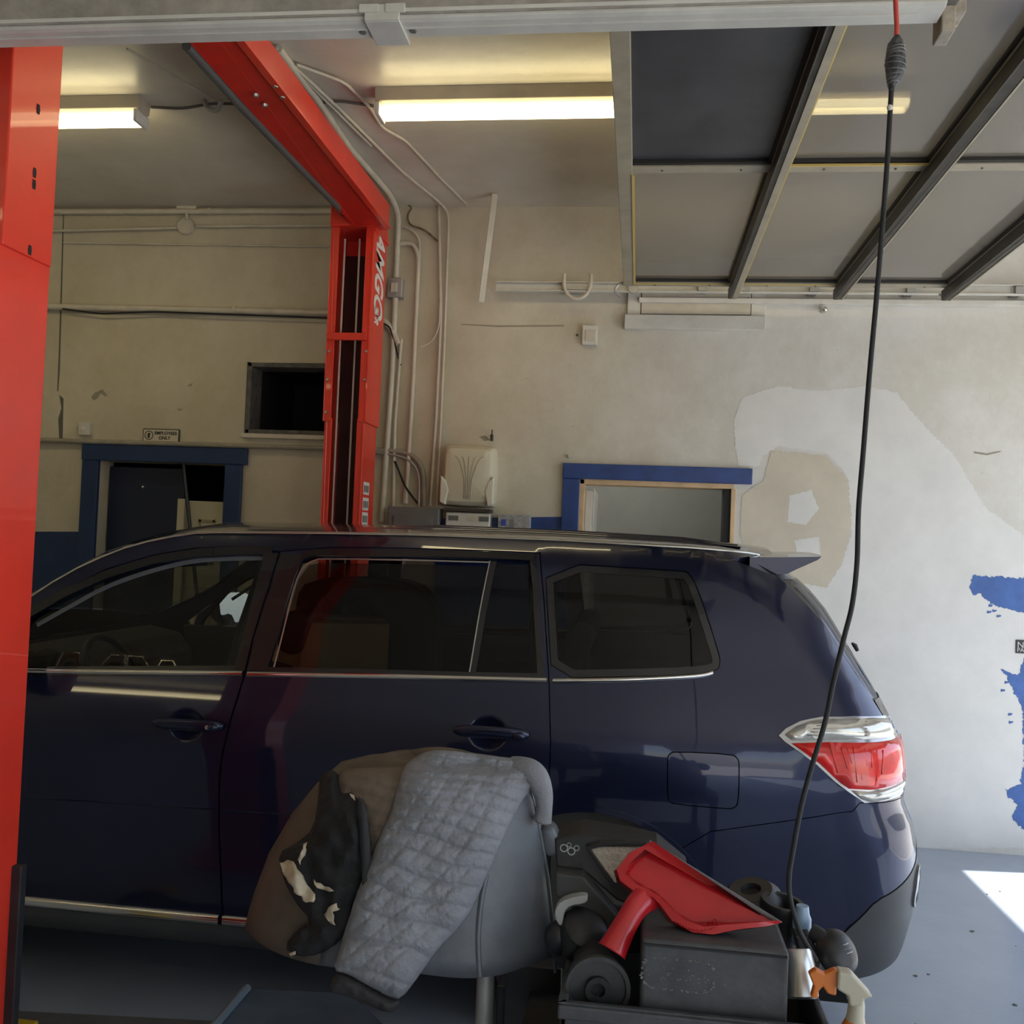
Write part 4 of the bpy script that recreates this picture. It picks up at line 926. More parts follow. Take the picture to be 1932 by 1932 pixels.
# simple ordering: keep bumper as flank part + rear part
TB = math.acos(max(-1, min(1, (bump[0][0]-AX[0])/ARX)))
LOW = [inv(*p) for p in [(1664, 1694), (1646, 1707), (1620, 1735), (1590, 1763), (1545, 1800)]]
flank = bump+iv([('r', zb, .9), ('r', .84, .98), ('r', .78, .98), ('r', .745, .8), ('r', .70, .62)])+LOW+[ (AX[0]+ARX+.004, .42)]+[(AX[0]+ARX*math.cos(t), ACZ+ARZ*math.sin(t)) for t in (.12, TB*.35, TB*.6, TB*.85)]
flank[-1] = (flank[-1][0], flank[-1][1])
fb_ = skin('rear_bumper', flank, gap=.003, depth=.02)
lowc = iv([('r', .70, .62), ('r', .745, .8), ('r', .78, .98), ('r', .60, .99), ('r', .46, .9), ('r', .38, .7)])
lowc = LOW[::-1]+lowc+[(inv(1560, 1812)[0]+.02, .33), (AX[0]+ARX+.01, .32), (AX[0]+ARX+.004, .42)]
skin('bumper_cladding', lowc, m=M_clad, gap=.001, depth=.02, off=-.002)
rf = iv([('r', .655, .60), ('r', .675, .70), ('r', .655, .78), ('r', .59, .74), ('r', .555, .63), ('r', .58, .56)]); o = sheet(smoothpoly(rf, 2), [], lambda p, d: Fc(p, -.008+d), .008, .03, .02).build('fog_lamp', mat('fog_lens', (.10, .16, .30), .1, coat=1), car, smooth='all', fix=False); MIR.append(o)
o = sheet(shrink(smoothpoly(rf, 2), -.012), [smoothpoly(rf, 2)], lambda p, d: Fc(p, -.010+d), .010, None, .02).build('fog_lamp_bezel', mat('bezel', (.30, .30, .30), .25, .7), car, fix=False); MIR.append(o)
def rearrows(z0, z1, f0, n=8, m=10, off=0, x=0):
    rows = []
    for i in range(n+1):
        z = z0+(z1-z0)*i/n; f = f0(z) if callable(f0) else f0; u0 = xr(z)-ca(z)+.48*f; u1 = xr(z)-ca(z)+.48+.6*((YC-yn(0, z)-CB)/.6)+.05
        rows.append([Fc((u0+(u1-u0)*j/m, z), off) for j in range(m+1)])
    return rows
def rear(name, z0, z1, f0, m, off=0): o = MB(); o.grid(rearrows(z0, z1, f0, off=off)); o = o.build(name, m, car, smooth='all', fix=False); MIR.append(o); return o
rear('bumper_bar', .78, zb, .97, M_paint, .001); rear('bumper_skirt', .36, .78, .97, M_clad, .001)
rear('tailgate', zb+.005, 1.20, lambda z: .60 if z > 1.13 else .88, M_paint, .003)
rear('rear_window_glass', 1.20, 1.60, .545, M_tint, .004); rear('tailgate_header', 1.60, 1.665, .5, M_paint, .004)
rear('tailgate_frame', 1.16, 1.215, .56, M_gloss, -.001)
zz = [1.22+.04*i for i in range(10)]; mb = MB(); mb.grid([[Fc((xr(z)-ca(z)+.48*f, z), .0) for f in (.53, .58, .64)] for z in zz]); o = mb.build('tailgate_pillar', M_paint, car, smooth='all', fix=False); MIR.append(o)
# spoiler
sp = MB(); rows = []
T = oy(1545, 1050, YN+.38); U0 = oy(1432, 1030, YN+.33); Bt = oy(1492, 1080, YN+.33)
for i in range(21):
    s = -1+2*i/20; y = YC+s*(YC-(YN+.33)); k = 1-abs(s)**3; cz = .018*(1-s*s)
    tx = T.x+.05*k*0; pts = [(U0.x-.03, 1.668+cz), (U0.x+.08, 1.672+cz), (T.x+.03*k, T.z+cz*.8), (T.x+.03*k-.012, T.z-.012+cz*.8), (Bt.x+.02, Bt.z+.012+cz*.5), (Bt.x-.01, Bt.z-.005), (U0.x-.03, 1.60)]
    rows.append([Vector((x, y, z)) for x, z in pts])
sp.grid(rows); sp.add(rows[0], [tuple(range(7))]); sp.add(rows[-1], [tuple(range(7))[::-1]]); sp.build('roof_spoiler', M_paint, car, smooth=True)
q = [oy(a, b, YN+.62) for a, b in ((1607, 1213), (1613, 1218), (1618, 1228))]; MB().tube(q, [.004, .009, .007], 8).build('rear_wiper', M_black, car, smooth=True)
# roof, windscreen, bonnet: lofted between the two side edges
def xsec(x, n=18, crown=None):
    z = interp(x, ZT); e = Fs(max(x, xf(z)+CA*.2) if x < -3 else x, z); rows = []
    c = crown if crown is not None else interp(x, [(-3.8, .05), (-2.8, .07), (-2.3, .06), (-1.9, .055), (-1.2, .045), (.6, .035)])
    bow = interp(x, [(-3.8, -.15), (-2.7, -.22), (-2.3, -.20), (-1.75, -.10), (-1.3, 0), (.6, 0)])
    for i in range(n+1):
        s = -1+2*i/n; k = max(0, 1-abs(s)**2.2)
        rows.append(Vector((x+bow*k, YC+s*(YC-e.y), z+c*k)))
    return rows
def loft(name, x0, x1, m, n=12, dz=0, smooth='all', crown=None):
    mb = MB(); mb.grid([[v+Vector((0, 0, dz)) for v in xsec(x0+(x1-x0)*i/n, crown=crown)] for i in range(n+1)]); return mb.build(name, m, car, smooth=smooth, fix=False)
hx = -1.72
rf_ = loft('roof', hx, .50, M_paint, 22)
loft('headliner', hx+.02, .42, M_int, 12, -.03)
loft('windscreen', -2.58, hx, M_clear, 10); loft('bonnet', -3.70, -2.60, M_paint, 12)
for yy in (YC-.42, YC-.30, YC+.30, YC+.42):
    s = (yy-YC)/(YC-(YN+.33)); k = 1-abs(s)**2.2
    rows = []
    for i in range(14):
        x = -1.0+1.38*i/13; z = interp(x, ZT)+interp(x, [(-1.2, .045), (.6, .035)])*k; h = .009*min(1, min(i, 13-i)/2)
        rows.append([Vector((x, yy+a, z+b)) for a, b in ((-.03, -.003), (-.018, h), (.018, h), (.03, -.003))])
    mb = MB(); mb.grid(rows); mb.build('roof_rib', M_paint, rf_, smooth='all', fix=False)
gr = MB(); gr.grid([[Fs(x, interp(x, ZT)-.004)+Vector((0, -.003, 0)), Fs(x, interp(x, ZT)-.004)+Vector((0, -.004, .008)), Fs(x, interp(x, ZT))+Vector((0, .012, .006))] for x in [-2.35+.08*i for i in range(36)]])
o = gr.build('drip_rail', mat('drip_chrome', (.5, .48, .42), .25, .8), car, smooth='all', fix=False); MIR.append(o)
# front end (outside the photo, closes the body)
def frontrows(z0, z1, off=0):
    rows = []
    for i in range(9):
        z = z0+(z1-z0)*i/8; xd = xf(z)+CA; rows.append([Fs(xd+.02-(.48+.62+.05)*j/12, z) for j in range(13)])
    return rows
o = MB(); o.grid(frontrows(.28, .97)); o = o.build('front_bumper', M_paint, car, smooth='all', fix=False); MIR.append(o)
o = MB(); o.grid([[v+Vector((-.012, 0, 0)) for v in r[6:]] for r in frontrows(.55, .85)]); o = o.build('grille', M_black, car, smooth='all', fix=False); MIR.append(o)
o = MB(); o.grid([[v+Vector((-.012, -.006, 0)) for v in r[1:6]] for r in frontrows(.74, .92)]); o = o.build('headlamp', M_clr_l, car, smooth='all', fix=False); MIR.append(o)
# wheels, arches
M_tyre = mat('tyre', (.008, .008, .008), .75, bump=.2)
M_alloy = mat('alloy', (.30, .30, .31), .35, .8)
def wheel(x, near):
    y = YN+.10 if near else 2*YC-YN-.10; sg = 1 if near else -1
    t = MB().lathe([(.235, .02), (.26, .005), (.33, .0), (.352, .02), (.358, .05), (.358, .19), (.345, .215), (.25, .22)], (x, y, .36), (0, sg, 0), 40).build('tyre', M_tyre, car, smooth=True)
    r = MB().lathe([(.236, .03), (.228, .02), (.22, .05), (.215, .12), (0, .13)], (x, y, .36), (0, sg, 0), 40)
    for k in range(7):
        a = 2*PI*k/7; c, s = math.cos(a), math.sin(a)
        r.prism([Vector((x+c*p-s*q, y+sg*w_, .36+s*p+c*q)) for p, q, w_ in ((.03, -.035, .03), (.215, -.022, .035), (.215, .022, .035), (.03, .035, .03))], (0, sg*.03, 0))
    r.lathe([(0, .02), (.04, .022), (.05, .04)], (x, y, .36), (0, sg, 0), 20); r.build('rim', M_alloy, t, smooth=True)
for x in (AX[0], -2.88):
    wheel(x, True); wheel(x, False)
    mb = MB(); rows = []
    for d in (.012, .30): rows.append([Vector((x+(ARX if x > -1 else .385)*math.cos(t), YN+d, (ACZ if x > -1 else .36)+(ARZ if x > -1 else .385)*math.sin(t))) for t in [-.1+(PI+.2)*k/24 for k in range(25)]])
    mb.grid(rows); mb.add([(x-.44, YN+.30, .2), (x+.44, YN+.30, .2), (x+.44, YN+.30, .86), (x-.44, YN+.30, .86)], [(0, 1, 2, 3)])
    o = mb.build('wheel_arch_liner', M_liner, car, smooth=True, fix=False); MIR.append(o)
strip('arch_lip', [('a', p) for p in arch[2:-2]], .018, M_paint, -.004)
# floor pan, inner panels
mb = MB(); mb.box((-3.5, YN+.14, .24), (.75, 2*YC-YN-.14, .34)); mb.build('underbody', M_liner, car)
def inner(name, x0, x1, z0, z1, d, m, mir=True):
    mb = MB(); mb.grid([[Fs(x, z)+Vector((0, d, 0)) for x in [x0+(x1-x0)*i/10 for i in range(11)]] for z in [z0+(z1-z0)*k/6 for k in range(7)]]+[]); 
    mb.grid([[Fs(x, z1)+Vector((0, dd, 0)) for x in [x0+(x1-x0)*i/10 for i in range(11)]] for dd in (.02, d)])
    o = mb.build(name, m, car, smooth=False, fix=False); MIR.append(o); return o
inner('door_lining', -2.4, -1.32, .40, 1.17, .07, M_int); inner('door_lining', -1.30, -.27, .40, 1.20, .07, M_int); inner('cargo_lining', -.25, .62, .45, 1.26, .09, M_int)
mb = MB(); 
for (pts, w_) in (([(515, 1050), (470, 1180), (446, 1262)], .05), ([(1018, 1055), (1024, 1170), (1028, 1275)], .045)):
    L = [inv(*p) for p in pts]; mb.grid([[Fs(u-w_, z)+Vector((0, .02, 0)), Fs(u-w_, z)+Vector((0, .06, 0)), Fs(u+w_, z)+Vector((0, .06, 0)), Fs(u+w_, z)+Vector((0, .02, 0))] for u, z in L])
o = mb.build('pillar_lining', M_int, car, fix=False); MIR.append(o)
# seats
def seat(x, y, w_, name='seat', lean=.24, head=True):
    def rr_(x0, x1, z0, z1, y0, y1, M=None): return box((x0, y0, z0), (x1, y1, z1), M)
    s = rr_(x-.25, x+.25, .46, .62, y-w_/2, y+w_/2).build(name, M_int, car, bevel=.05, seg=4, smooth='all')
    M = Matrix.Translation((x+.22, y, .58)) @ Matrix.Rotation(lean, 4, 'Y')
    rr_(-.07, .07, 0, .62, -w_/2, w_/2, M).build('backrest', M_int, s, bevel=.05, seg=4, smooth='all')
    if head:
        for dy in ([0] if w_ < .8 else [-w_*.3, w_*.3]): rr_(-.04, .06, .66, .83, dy-.13, dy+.13, M).build('headrest', M_int, s, bevel=.04, seg=4, smooth='all')
seat(-1.72, YC-.38, .5, 'front_seat'); seat(-1.72, YC+.38, .5, 'front_seat'); seat(-.62, YC, 1.35, 'rear_bench')
fs_ = smoothpoly([(oy(a, b, 4.65).x, oy(a, b, 4.65).z) for a, b in ((548, 1290), (560, 1130), (585, 1092), (700, 1086), (790, 1096), (822, 1130), (832, 1180), (832, 1290))], 1)
MB().prism([Vector((x, 4.6, z)) for x, z in fs_], (0, .12, 0)).build('folded_seat_back', M_int, car, bevel=.02)
mb = MB(); mb.prism([(x, YN+.16, z) for x, z in ((-2.75, .5), (-2.75, 1.12), (-2.55, 1.17), (-2.38, 1.14), (-2.30, 1.04), (-2.34, .80), (-2.42, .5))], (0, 2*(YC-YN)-.32, 0)); mb.build('dashboard', M_int, car, bevel=.02, smooth=True)
sw = MB(); cc = oy(222, 1225, YC-.38); ax = Vector((.9, 0, .42)).normalized()
a_ = Vector((0, 1, 0)); b_ = ax.cross(a_); cc = Vector((-2.10, YC-.38, 1.06))
sw.tube([cc+(a_*math.cos(t)+b_*math.sin(t))*.185 for t in [2*PI*k/30 for k in range(31)]], .015, 8)
for t in (PI*.02, PI*.98, PI*1.5): sw.tube([cc, cc+(a_*math.cos(t)+b_*math.sin(t))*.18], .018, 6)
sw.ball(cc, .06); sw.tube([cc, cc-ax*.25], .03, 8); sw.build('steering_wheel', M_black, car, smooth=True)
rm = MB(); rm.box((-1.98, YC-.13, 1.52), (-1.95, YC+.13, 1.59)); rm.tube([(-1.97, YC, 1.58), (-2.0, YC, 1.66)], .01, 6); rm.build('interior_mirror', M_black, car, bevel=.006)
# far door mirror seen through the cabin, and its near twin
for near in (True, False):
    y = YN-.02 if near else 2*YC-YN+.02; sg = -1 if near else 1
    c = Vector((-2.18, y+sg*.13, 1.26)) if near else oy(446, 1147, 2*YC-YN+.16)+Vector((-.09, .05, 0)); mb = MB(); mb.ball(c, (.075, .13, .10), 16, 12); mb.tube([Vector((-2.2, y, 1.18)), c+Vector((0, 0, -.04))], .035, 8)
    h = mb.build('door_mirror', M_paint, car, smooth='all')
    q = [Vector((-2.112, y+sg*.13+a*.10, 1.26+b*.072)) for a, b in ((-.9, .8), (-.6, 1), (.7, 1), (1, .7), (.95, -.4), (.6, -1), (-.5, -1), (-.9, -.6))]
    nn = Vector((1, 0, 0))
    if not near:
        nn = Vector((1.37, -.92, .05)).normalized(); uu = nn.cross(Vector((0, 0, 1))).normalized(); ww = uu.cross(nn); c0 = oy(441, 1146, 2*YC-YN+.12)
        q = [c0+uu*a*.098+ww*b*.083 for a, b in ((-.9, .85), (-.6, 1), (.7, 1), (1, .7), (.85, -.4), (.4, -.95), (-.6, -1), (-.9, -.7))]
    MB().prism(q, nn*.004).build('mirror_glass', mat('mirror_silver', (.92, .92, .92), .01, 1), h)
for o in MIR: mirror_part(o)
# a cardboard box on the rear bench
cm = mat('cardboard', (.50, .29, .13), .8, var=.1); tp = mat('packing_tape', (.45, .38, .26), .35)
q = oy(735, 1178, YN+.62); z1 = q.z; M = Matrix.Translation((q.x, YN+.62, 0)) @ Matrix.Rotation(.35, 4, 'Z')
cbx = box((-.52, 0, .63), (0, .42, z1), M).build('cardboard_box', cm, bevel=.002); tag(cbx, 'brown cardboard box standing on the rear bench, seen through the rear door glass', 'box')
box((-.0, .19, z1-.12), (.0015, .24, z1), M).build('tape', tp, cbx); box((-.52, .19, z1), (0.0015, .24, z1+.0015), M).build('tape', tp, cbx)

# ================================================================ WORK STAND WITH COVER AND BLANKETS
SY = 2.16
RW = [(1428, 770, 905, .03), (1438, 700, 985, .07), (1455, 645, 1002, .10), (1500, 600, 1015, .13), (1560, 556, 1024, .15), (1650, 512, 1036, .165), (1750, 484, 1044, .18), (1800, 474, 1047, .185), (1846, 467, 1049, .19)]
TABC = []
for y, l, r, b in RW:
    a = oy(l, y, SY); c = oy(r, y, SY); TABC.append((oy(905, y, SY-b*.9*((y-1428)/418)**2).z, (a.x+c.x)/2, (c.x-a.x)/2, b))
TABC.sort()
def covp(z): return [interp(z, [(t[0], t[k]) for t in TABC]) for k in (1, 2, 3)]
def front(px, py, off):
    Y = SY-.1
    for _ in range(6):
        P = oy(px, py, Y); xc, a, b = covp(P.z); q = (P.x-xc)/a; Y = .5*Y+.5*(SY-b*math.sqrt(max(.02, 1-q*q))-off)
    return oy(px, py, Y)
st = thing('work_stand', (front(905, 1840, 0).x, SY, 0), 'grey vinyl cover draped over a single-pole stand in front of the car', 'covered stand')
M_vin = mat('grey_vinyl', (.115, .125, .14), .42, var=.22, vscale=7, bump=.1, bscale=25)
M_warmlit = mat('warmlit_vinyl', (.085, .066, .048), .55, var=.25, vscale=9, bump=.1)  # same grey vinyl, browned: warm lamp light painted into the left side
for nm, a0, a1, m in (('cover', -.18*PI, .62*PI, M_vin), ('cover_side', .62*PI, 1.82*PI, M_warmlit)):
    rows = []
    for z, xc, a, b in TABC:
        k = (TABC[-1][0]-z)/(TABC[-1][0]-TABC[0][0])
        rows.append([Vector((xc+a*math.cos(t)*(1+.012*k*math.sin(9*t)), SY-b*math.sin(t)*(1+.03*k*math.sin(7*t+1)), z+.004*math.sin(5*t))) for t in [a0+(a1-a0)*i/40 for i in range(41)]])
    mb = MB(); mb.grid(rows); o = mb.build(nm, m, st, smooth='all', solid=.006); 
mb = MB(); z, xc, a, b = TABC[-1]; mb.ball((xc, SY, z-.005), (a, b, .02), 20, 10); mb.build('cover_top', M_warmlit, st, smooth='all')
MB().tube(catmull([front(918, 1650, .003), front(908, 1700, .003), front(902, 1770, .003), front(905, 1842, .004)], 6), .006, 8).build('piping', M_vin, st, smooth=True)
MB().tube(catmull([front(1000, 1490, .003), front(1025, 1600, .003), front(1040, 1720, .003), front(1048, 1835, .004)], 6), .004, 8).build('piping', M_vin, st, smooth=True)
pl = front(905, 1840, 0); mb = MB(); mb.cyl((pl.x, SY-.06, .05), (pl.x, SY-.06, 1.15), .019, 14); mb.build('pole', M_zinc, st, smooth=True)
mb = MB()
for k in range(4): mb.tube([(pl.x, SY-.06, .10), (pl.x+.30*math.cos(k*PI/2+.5), SY-.06+.30*math.sin(k*PI/2+.5), .02)], .016, 8)
mb.build('foot', M_black, st, smooth=True)
for px in ([(1018, 1562), (1042, 1562), (1055, 1590), (1062, 1618), (1030, 1620), (1022, 1600)], [(540, 1602), (518, 1606), (500, 1628), (484, 1664), (508, 1662), (545, 1628)]):
    MB().prism([oy(a, b, SY-.03) for a, b in px], (0, .07, 0)).build('flap', M_vin if px[0][0] > 900 else M_warmlit, st, bevel=.012, seg=3, smooth='all')
def sd(p, poly):
    best = 1e9
    for i in range(len(poly)):
        a = Vector(poly[i]); b = Vector(poly[(i+1) % len(poly)]); v = b-a; t = max(0, min(1, (Vector(p)-a).dot(v)/max(1e-9, v.length_squared))); best = min(best, (Vector(p)-a-v*t).length)
    return best
def drape(name, px, m, parent, base=.012, puff=.02, fall=12, rel=None, step=5, solid=.008, sm=1):
    px = smoothpoly(px, sm) if sm else px
    v, f = cdt(px, [], step, (), step*1.2)
    V = []
    for p in v:
        d = sd(p, px); h = base+puff*(1-math.exp(-d/fall))
        if rel: h += rel(p, d)
        V.append(front(p[0], p[1], h))
    mb = MB(); mb.add(V, f); o = mb.build(name, m, parent, smooth='all', fix=False, solid=solid, soloff=1); return o
def quilt(p, d):
    x, y = p; k = min(1, max(0, (y-1430)/420))
    L = (y-1430)*.92-(x-880)*.40; A = (x-905)*.92+(y-1430)*.46          # along and across the blanket
    spL = 17+18*k; spA = 30+10*k
    wL = L+.25*A+4*math.sin(A/30+L/60); wA = A+.35*k*L+5*math.sin(L/45)
    def ds(v, sp): m = v % sp; return min(m, sp-m)
    puff = (1-math.exp(-ds(wL, spL)/3.5))*(.55+.45*(1-math.exp(-ds(wA, spA)/4.5)))
    wr = noise.noise(Vector((x/9, y/9, 1)))*.0022+noise.noise(Vector((x/60, y/60, 4)))*.012
    return (.012*puff)*min(1, d/8)+wr
M_q = mat('grey_quilt', (.225, .23, .25), .85, var=.13, vscale=9, bump=.35, bscale=160)
M_qb = mat('brown_quilt', (.15, .115, .085), .88, var=.15, vscale=10, bump=.3, bscale=120)
M_hem = mat('dark_hem', (.035, .032, .033), .85, var=.2, bump=.3)
bl = thing('brown_quilt', tuple(front(700, 1550, .03)), 'brown-grey quilted pad lying over the left shoulder of the covered stand', 'blanket')
drape('pad', [(636, 1455), (665, 1449), (720, 1447), (760, 1446), (800, 1424), (830, 1424), (800, 1500), (760, 1560), (750, 1640), (715, 1660), (695, 1620), (690, 1560), (668, 1498), (640, 1505)], M_qb, bl, .006, .012, 14, quilt, 6)
BK = [(762, 1446), (782, 1428), (810, 1415), (850, 1416), (920, 1425), (985, 1432), (1012, 1446), (1022, 1470), (1002, 1490), (985, 1512), (962, 1555), (940, 1605), (915, 1660), (892, 1715), (868, 1748), (826, 1792), (790, 1842), (757, 1886), (735, 1882), (690, 1858), (655, 1838), (628, 1832), (640, 1788), (664, 1712), (690, 1640), (712, 1585), (735, 1538), (748, 1490)]
bk = thing('moving_blanket', tuple(front(800, 1650, .05)), 'grey quilted moving blanket with a dark hem hanging diagonally down the covered stand', 'blanket')
drape('blanket', BK, M_q, bk, .03, .030, 16, quilt, 3)
drape('hem', [(630, 1834), (657, 1838), (692, 1860), (737, 1884), (757, 1888), (748, 1904), (732, 1912), (690, 1894), (650, 1878), (618, 1872)], M_hem, bk, .026, .022, 9, lambda p, d: noise.noise(Vector((p[0]/12, p[1]/12, 0)))*.006, 5)
T0 = catmull([front(965, 1446, .02), oy(1006, 1458, SY-.05), oy(1024, 1495, SY-.05), oy(1026, 1530, SY-.05), oy(1022, 1552, SY-.05)], 8)
mb = MB(); mb.tube(T0, [.022+.004*math.sin(i*.2)-.008*(i > 30) for i in range(len(T0))], 14); mb.build('fold', M_q, bk, smooth='all')
jk = thing('black_jacket', tuple(front(610, 1650, .03)), 'crumpled black garment with cream paint splotches hanging on the left of the covered stand', 'garment')
M_jk = mat('black_cloth', (.013, .013, .014), .9, var=.3, bump=.5, bscale=60)
def crump(p, d): x, y = p; return noise.noise(Vector((x/26, y/40, 2)))*.022+abs(noise.noise(Vector((x/12, y/30, 7))))*.010
JK = [(604, 1456), (638, 1452), (642, 1496), (668, 1494), (690, 1515), (697, 1600), (688, 1665), (655, 1745), (645, 1775), (602, 1802), (562, 1806), (534, 1788), (565, 1748), (588, 1738), (556, 1702), (532, 1655), (524, 1608), (560, 1592), (592, 1562), (600, 1510)]
drape('cloth', JK, M_jk, jk, .010, .030, 12, crump, 6, .005)
drape('strap', [(672, 1500), (690, 1512), (700, 1600), (700, 1690), (684, 1690), (680, 1600)], mat('strap_grey', (.03, .032, .036), .8), jk, .045, .006, 5, None, 8, .004)
M_prt = mat('cream_print', (.50, .42, .30), .7, var=.2, vscale=40)
def crump2(p, d): return crump(p, d)+.010
rj = random.Random(9)
def jag(px, j): px = dens(px, 7); return [(a+rj.uniform(-j, j), b+rj.uniform(-j, j)) for a, b in px]
for px in ([(528, 1628), (545, 1622), (558, 1632), (568, 1648), (580, 1668), (596, 1688), (592, 1704), (578, 1702), (556, 1684), (544, 1664), (534, 1645)], [(562, 1622), (574, 1592), (579, 1590), (575, 1612), (566, 1632)], [(590, 1660), (612, 1670), (628, 1682), (622, 1684), (600, 1674)], [(618, 1712), (634, 1704), (642, 1716), (626, 1722), (634, 1744), (622, 1742), (612, 1726)], [(660, 1498), (668, 1502), (672, 1510), (662, 1506)], [(545, 1798), (556, 1795), (556, 1802), (547, 1803)]):
    drape('paint_print', jag(px, 2.2), M_prt, jk, .034, .006, 12, crump2, 5, .001, 0)

# blue-grey crate lid at lower left of the stand, standing on its own crate
cz = .52; c4 = [oz(462, 1864, cz), oz(660, 1872, cz), oz(790, 1990, cz), oz(352, 1990, cz)]
cr = thing('storage_crate', tuple((c4[0]+c4[2])/2*Vector((1, 1, 0)) if False else ((c4[0].x+c4[2].x)/2, (c4[0].y+c4[2].y)/2, 0)), 'blue-grey plastic crate on the floor below the covered stand', 'crate')
MB().prism([Vector((p.x, p.y, cz-.03)) for p in c4], (0, 0, .03)).build('lid', mat('crate_blue', (.055, .085, .125), .45, var=.3, vscale=9), cr, bevel=.006)
ctr = Vector(((c4[0].x+c4[2].x)/2, (c4[0].y+c4[2].y)/2, 0)); MB().prism([Vector((ctr.x+(p.x-ctr.x)*.94, ctr.y+(p.y-ctr.y)*.94, .0)) for p in c4], (0, 0, cz-.03)).build('body', M_black, cr, bevel=.006)
MB().tube([c4[0]+Vector((.01, -.01, .005)), c4[3]+Vector((.01, .01, .005))], .011, 8).build('rim', mat('crate_rim', (.13, .17, .21), .35), cr, smooth=True)

# ================================================================ CART WITH THE HEAP OF PARTS
M_case = mat('worn_case', (.060, .062, .066), .55, var=.35, vscale=12, bump=.15)
TZ = .60
tc = thing('work_cart', (.5, 2.05, 0), 'low black cart carrying the heap of cases and car parts', 'cart')
a = oy(1046, 1890, 1.84); b = oy(1600, 1890, 1.84)
k0 = oy(938, 1860, 2.42); k1 = oy(1075, 1860, 2.42)
kb = box((k0.x, 2.42, .02), (k1.x, 2.75, k0.z)).build('metal_cabinet', M_black, bevel=.004); tag(kb, 'black metal cabinet on the floor between the covered stand and the cart', 'cabinet')
for zz2 in (.15, .33, .51): box((k0.x+.02, 2.405, zz2), (k1.x-.02, 2.419, zz2+.15)).build('drawer', mat('drawer_black', (.022, .022, .022), .4), kb, bevel=.003)
box((a.x-.10, 1.80, TZ-.03), (b.x+.03, 2.42, TZ)).build('tray', M_black, tc, bevel=.005); box((a.x-.10, 1.80, .18), (b.x+.03, 2.42, .20)).build('shelf', M_black, tc, bevel=.005)
for x in (a.x-.08, b.x+.01):
    for y in (1.82, 2.40): box((x-.015, y-.015, .07), (x+.015, y+.015, TZ-.03)).build('leg', M_black, tc, bevel=.003); 
for x in (a.x-.08, b.x+.01):
    for y in (1.82, 2.40): MB().cyl((x-.012, y, .035), (x+.012, y, .035), .035, 16).build('caster', M_rub, tc, smooth=True)
def px_box(name, x0, y0, x1, y1, Y, dep, m, bev=.006, parent=None):
    p = oy(x0, y0, Y); q = oy(x1, y1, Y); return box((p.x, Y, q.z), (q.x, Y+dep, p.z)).build(name, m, parent, bevel=bev, seg=3), p, q
lc = thing('storage_bin', (.4, 2.1, TZ), 'wide open dark grey plastic bin on the cart holding the heap of parts', 'bin')
p = oy(1057, 1890, 1.84); q = oy(1572, 1886, 1.84); LZ = p.z; w_ = .014
mb = MB(); mb.box((p.x, 1.84, TZ+.001), (q.x, 1.84+w_, LZ)); mb.box((p.x, 2.36, TZ+.001), (q.x, 2.36+w_, LZ)); mb.box((p.x, 1.84, TZ+.001), (p.x+w_, 2.37, LZ)); mb.box((q.x-w_, 1.84, TZ+.001), (q.x, 2.37, LZ)); mb.box((p.x, 1.84, TZ+.001), (q.x, 2.37, TZ+.012)); mb.build('bin_wall', M_case, lc, bevel=.004)
box((p.x-.004, 1.834, LZ-.030), (q.x+.004, 1.842, LZ-.004)).build('rim', M_case, lc, bevel=.004)
MB().tube([(q.x+.004, 1.85, LZ-.005), (q.x+.014, 1.84, LZ-.06), (q.x+.014, 1.84, LZ-.14)], .005, 8).build('edge_strip', M_zinc, lc, smooth=True)
uc = thing('drill_case', (.45, 1.95, LZ), 'dark grey plastic case with a worn oval label, set in the bin on the cart', 'case')
p = oy(1211, 1772, 1.87); q = oy(1487, 1886, 1.87)
box((p.x, 1.87, TZ+.014), (q.x, 2.06, p.z)).build('body', M_case, uc, bevel=.008, seg=3)
box((p.x+.004, 1.866, p.z-.010), (q.x-.004, 1.871, p.z-.006)).build('seam', M_rub, uc)
rl_ = random.Random(2); M_lab = mat('worn_label', (.20, .20, .20), .6, var=.5, vscale=90); mb = MB()
c = oy(1279, 1840, 1.8695)
for k in range(230):
    t = rl_.uniform(0, 2*PI); e_ = lambda v: math.copysign(abs(v)**.55, v); j_ = rl_.gauss(0, .0012); x = c.x+(.066+j_)*e_(math.cos(t)); z = c.z+(.029+j_)*e_(math.sin(t)); s_ = rl_.uniform(.0004, .0014)
    if math.sin(3*t+1) > .93: continue
    mb.box((x-s_*1.6, 1.8688, z-s_*.5), (x+s_*1.6, 1.8699, z+s_*.5))
for k in range(60):
    x = c.x+rl_.gauss(.01, .030); z = c.z+rl_.gauss(-.004, .009); s_ = rl_.uniform(.0004, .0013); mb.box((x-s_, 1.8688, z-s_*.7), (x+s_, 1.8699, z+s_*.7))
mb.build('worn_label', M_lab, uc)
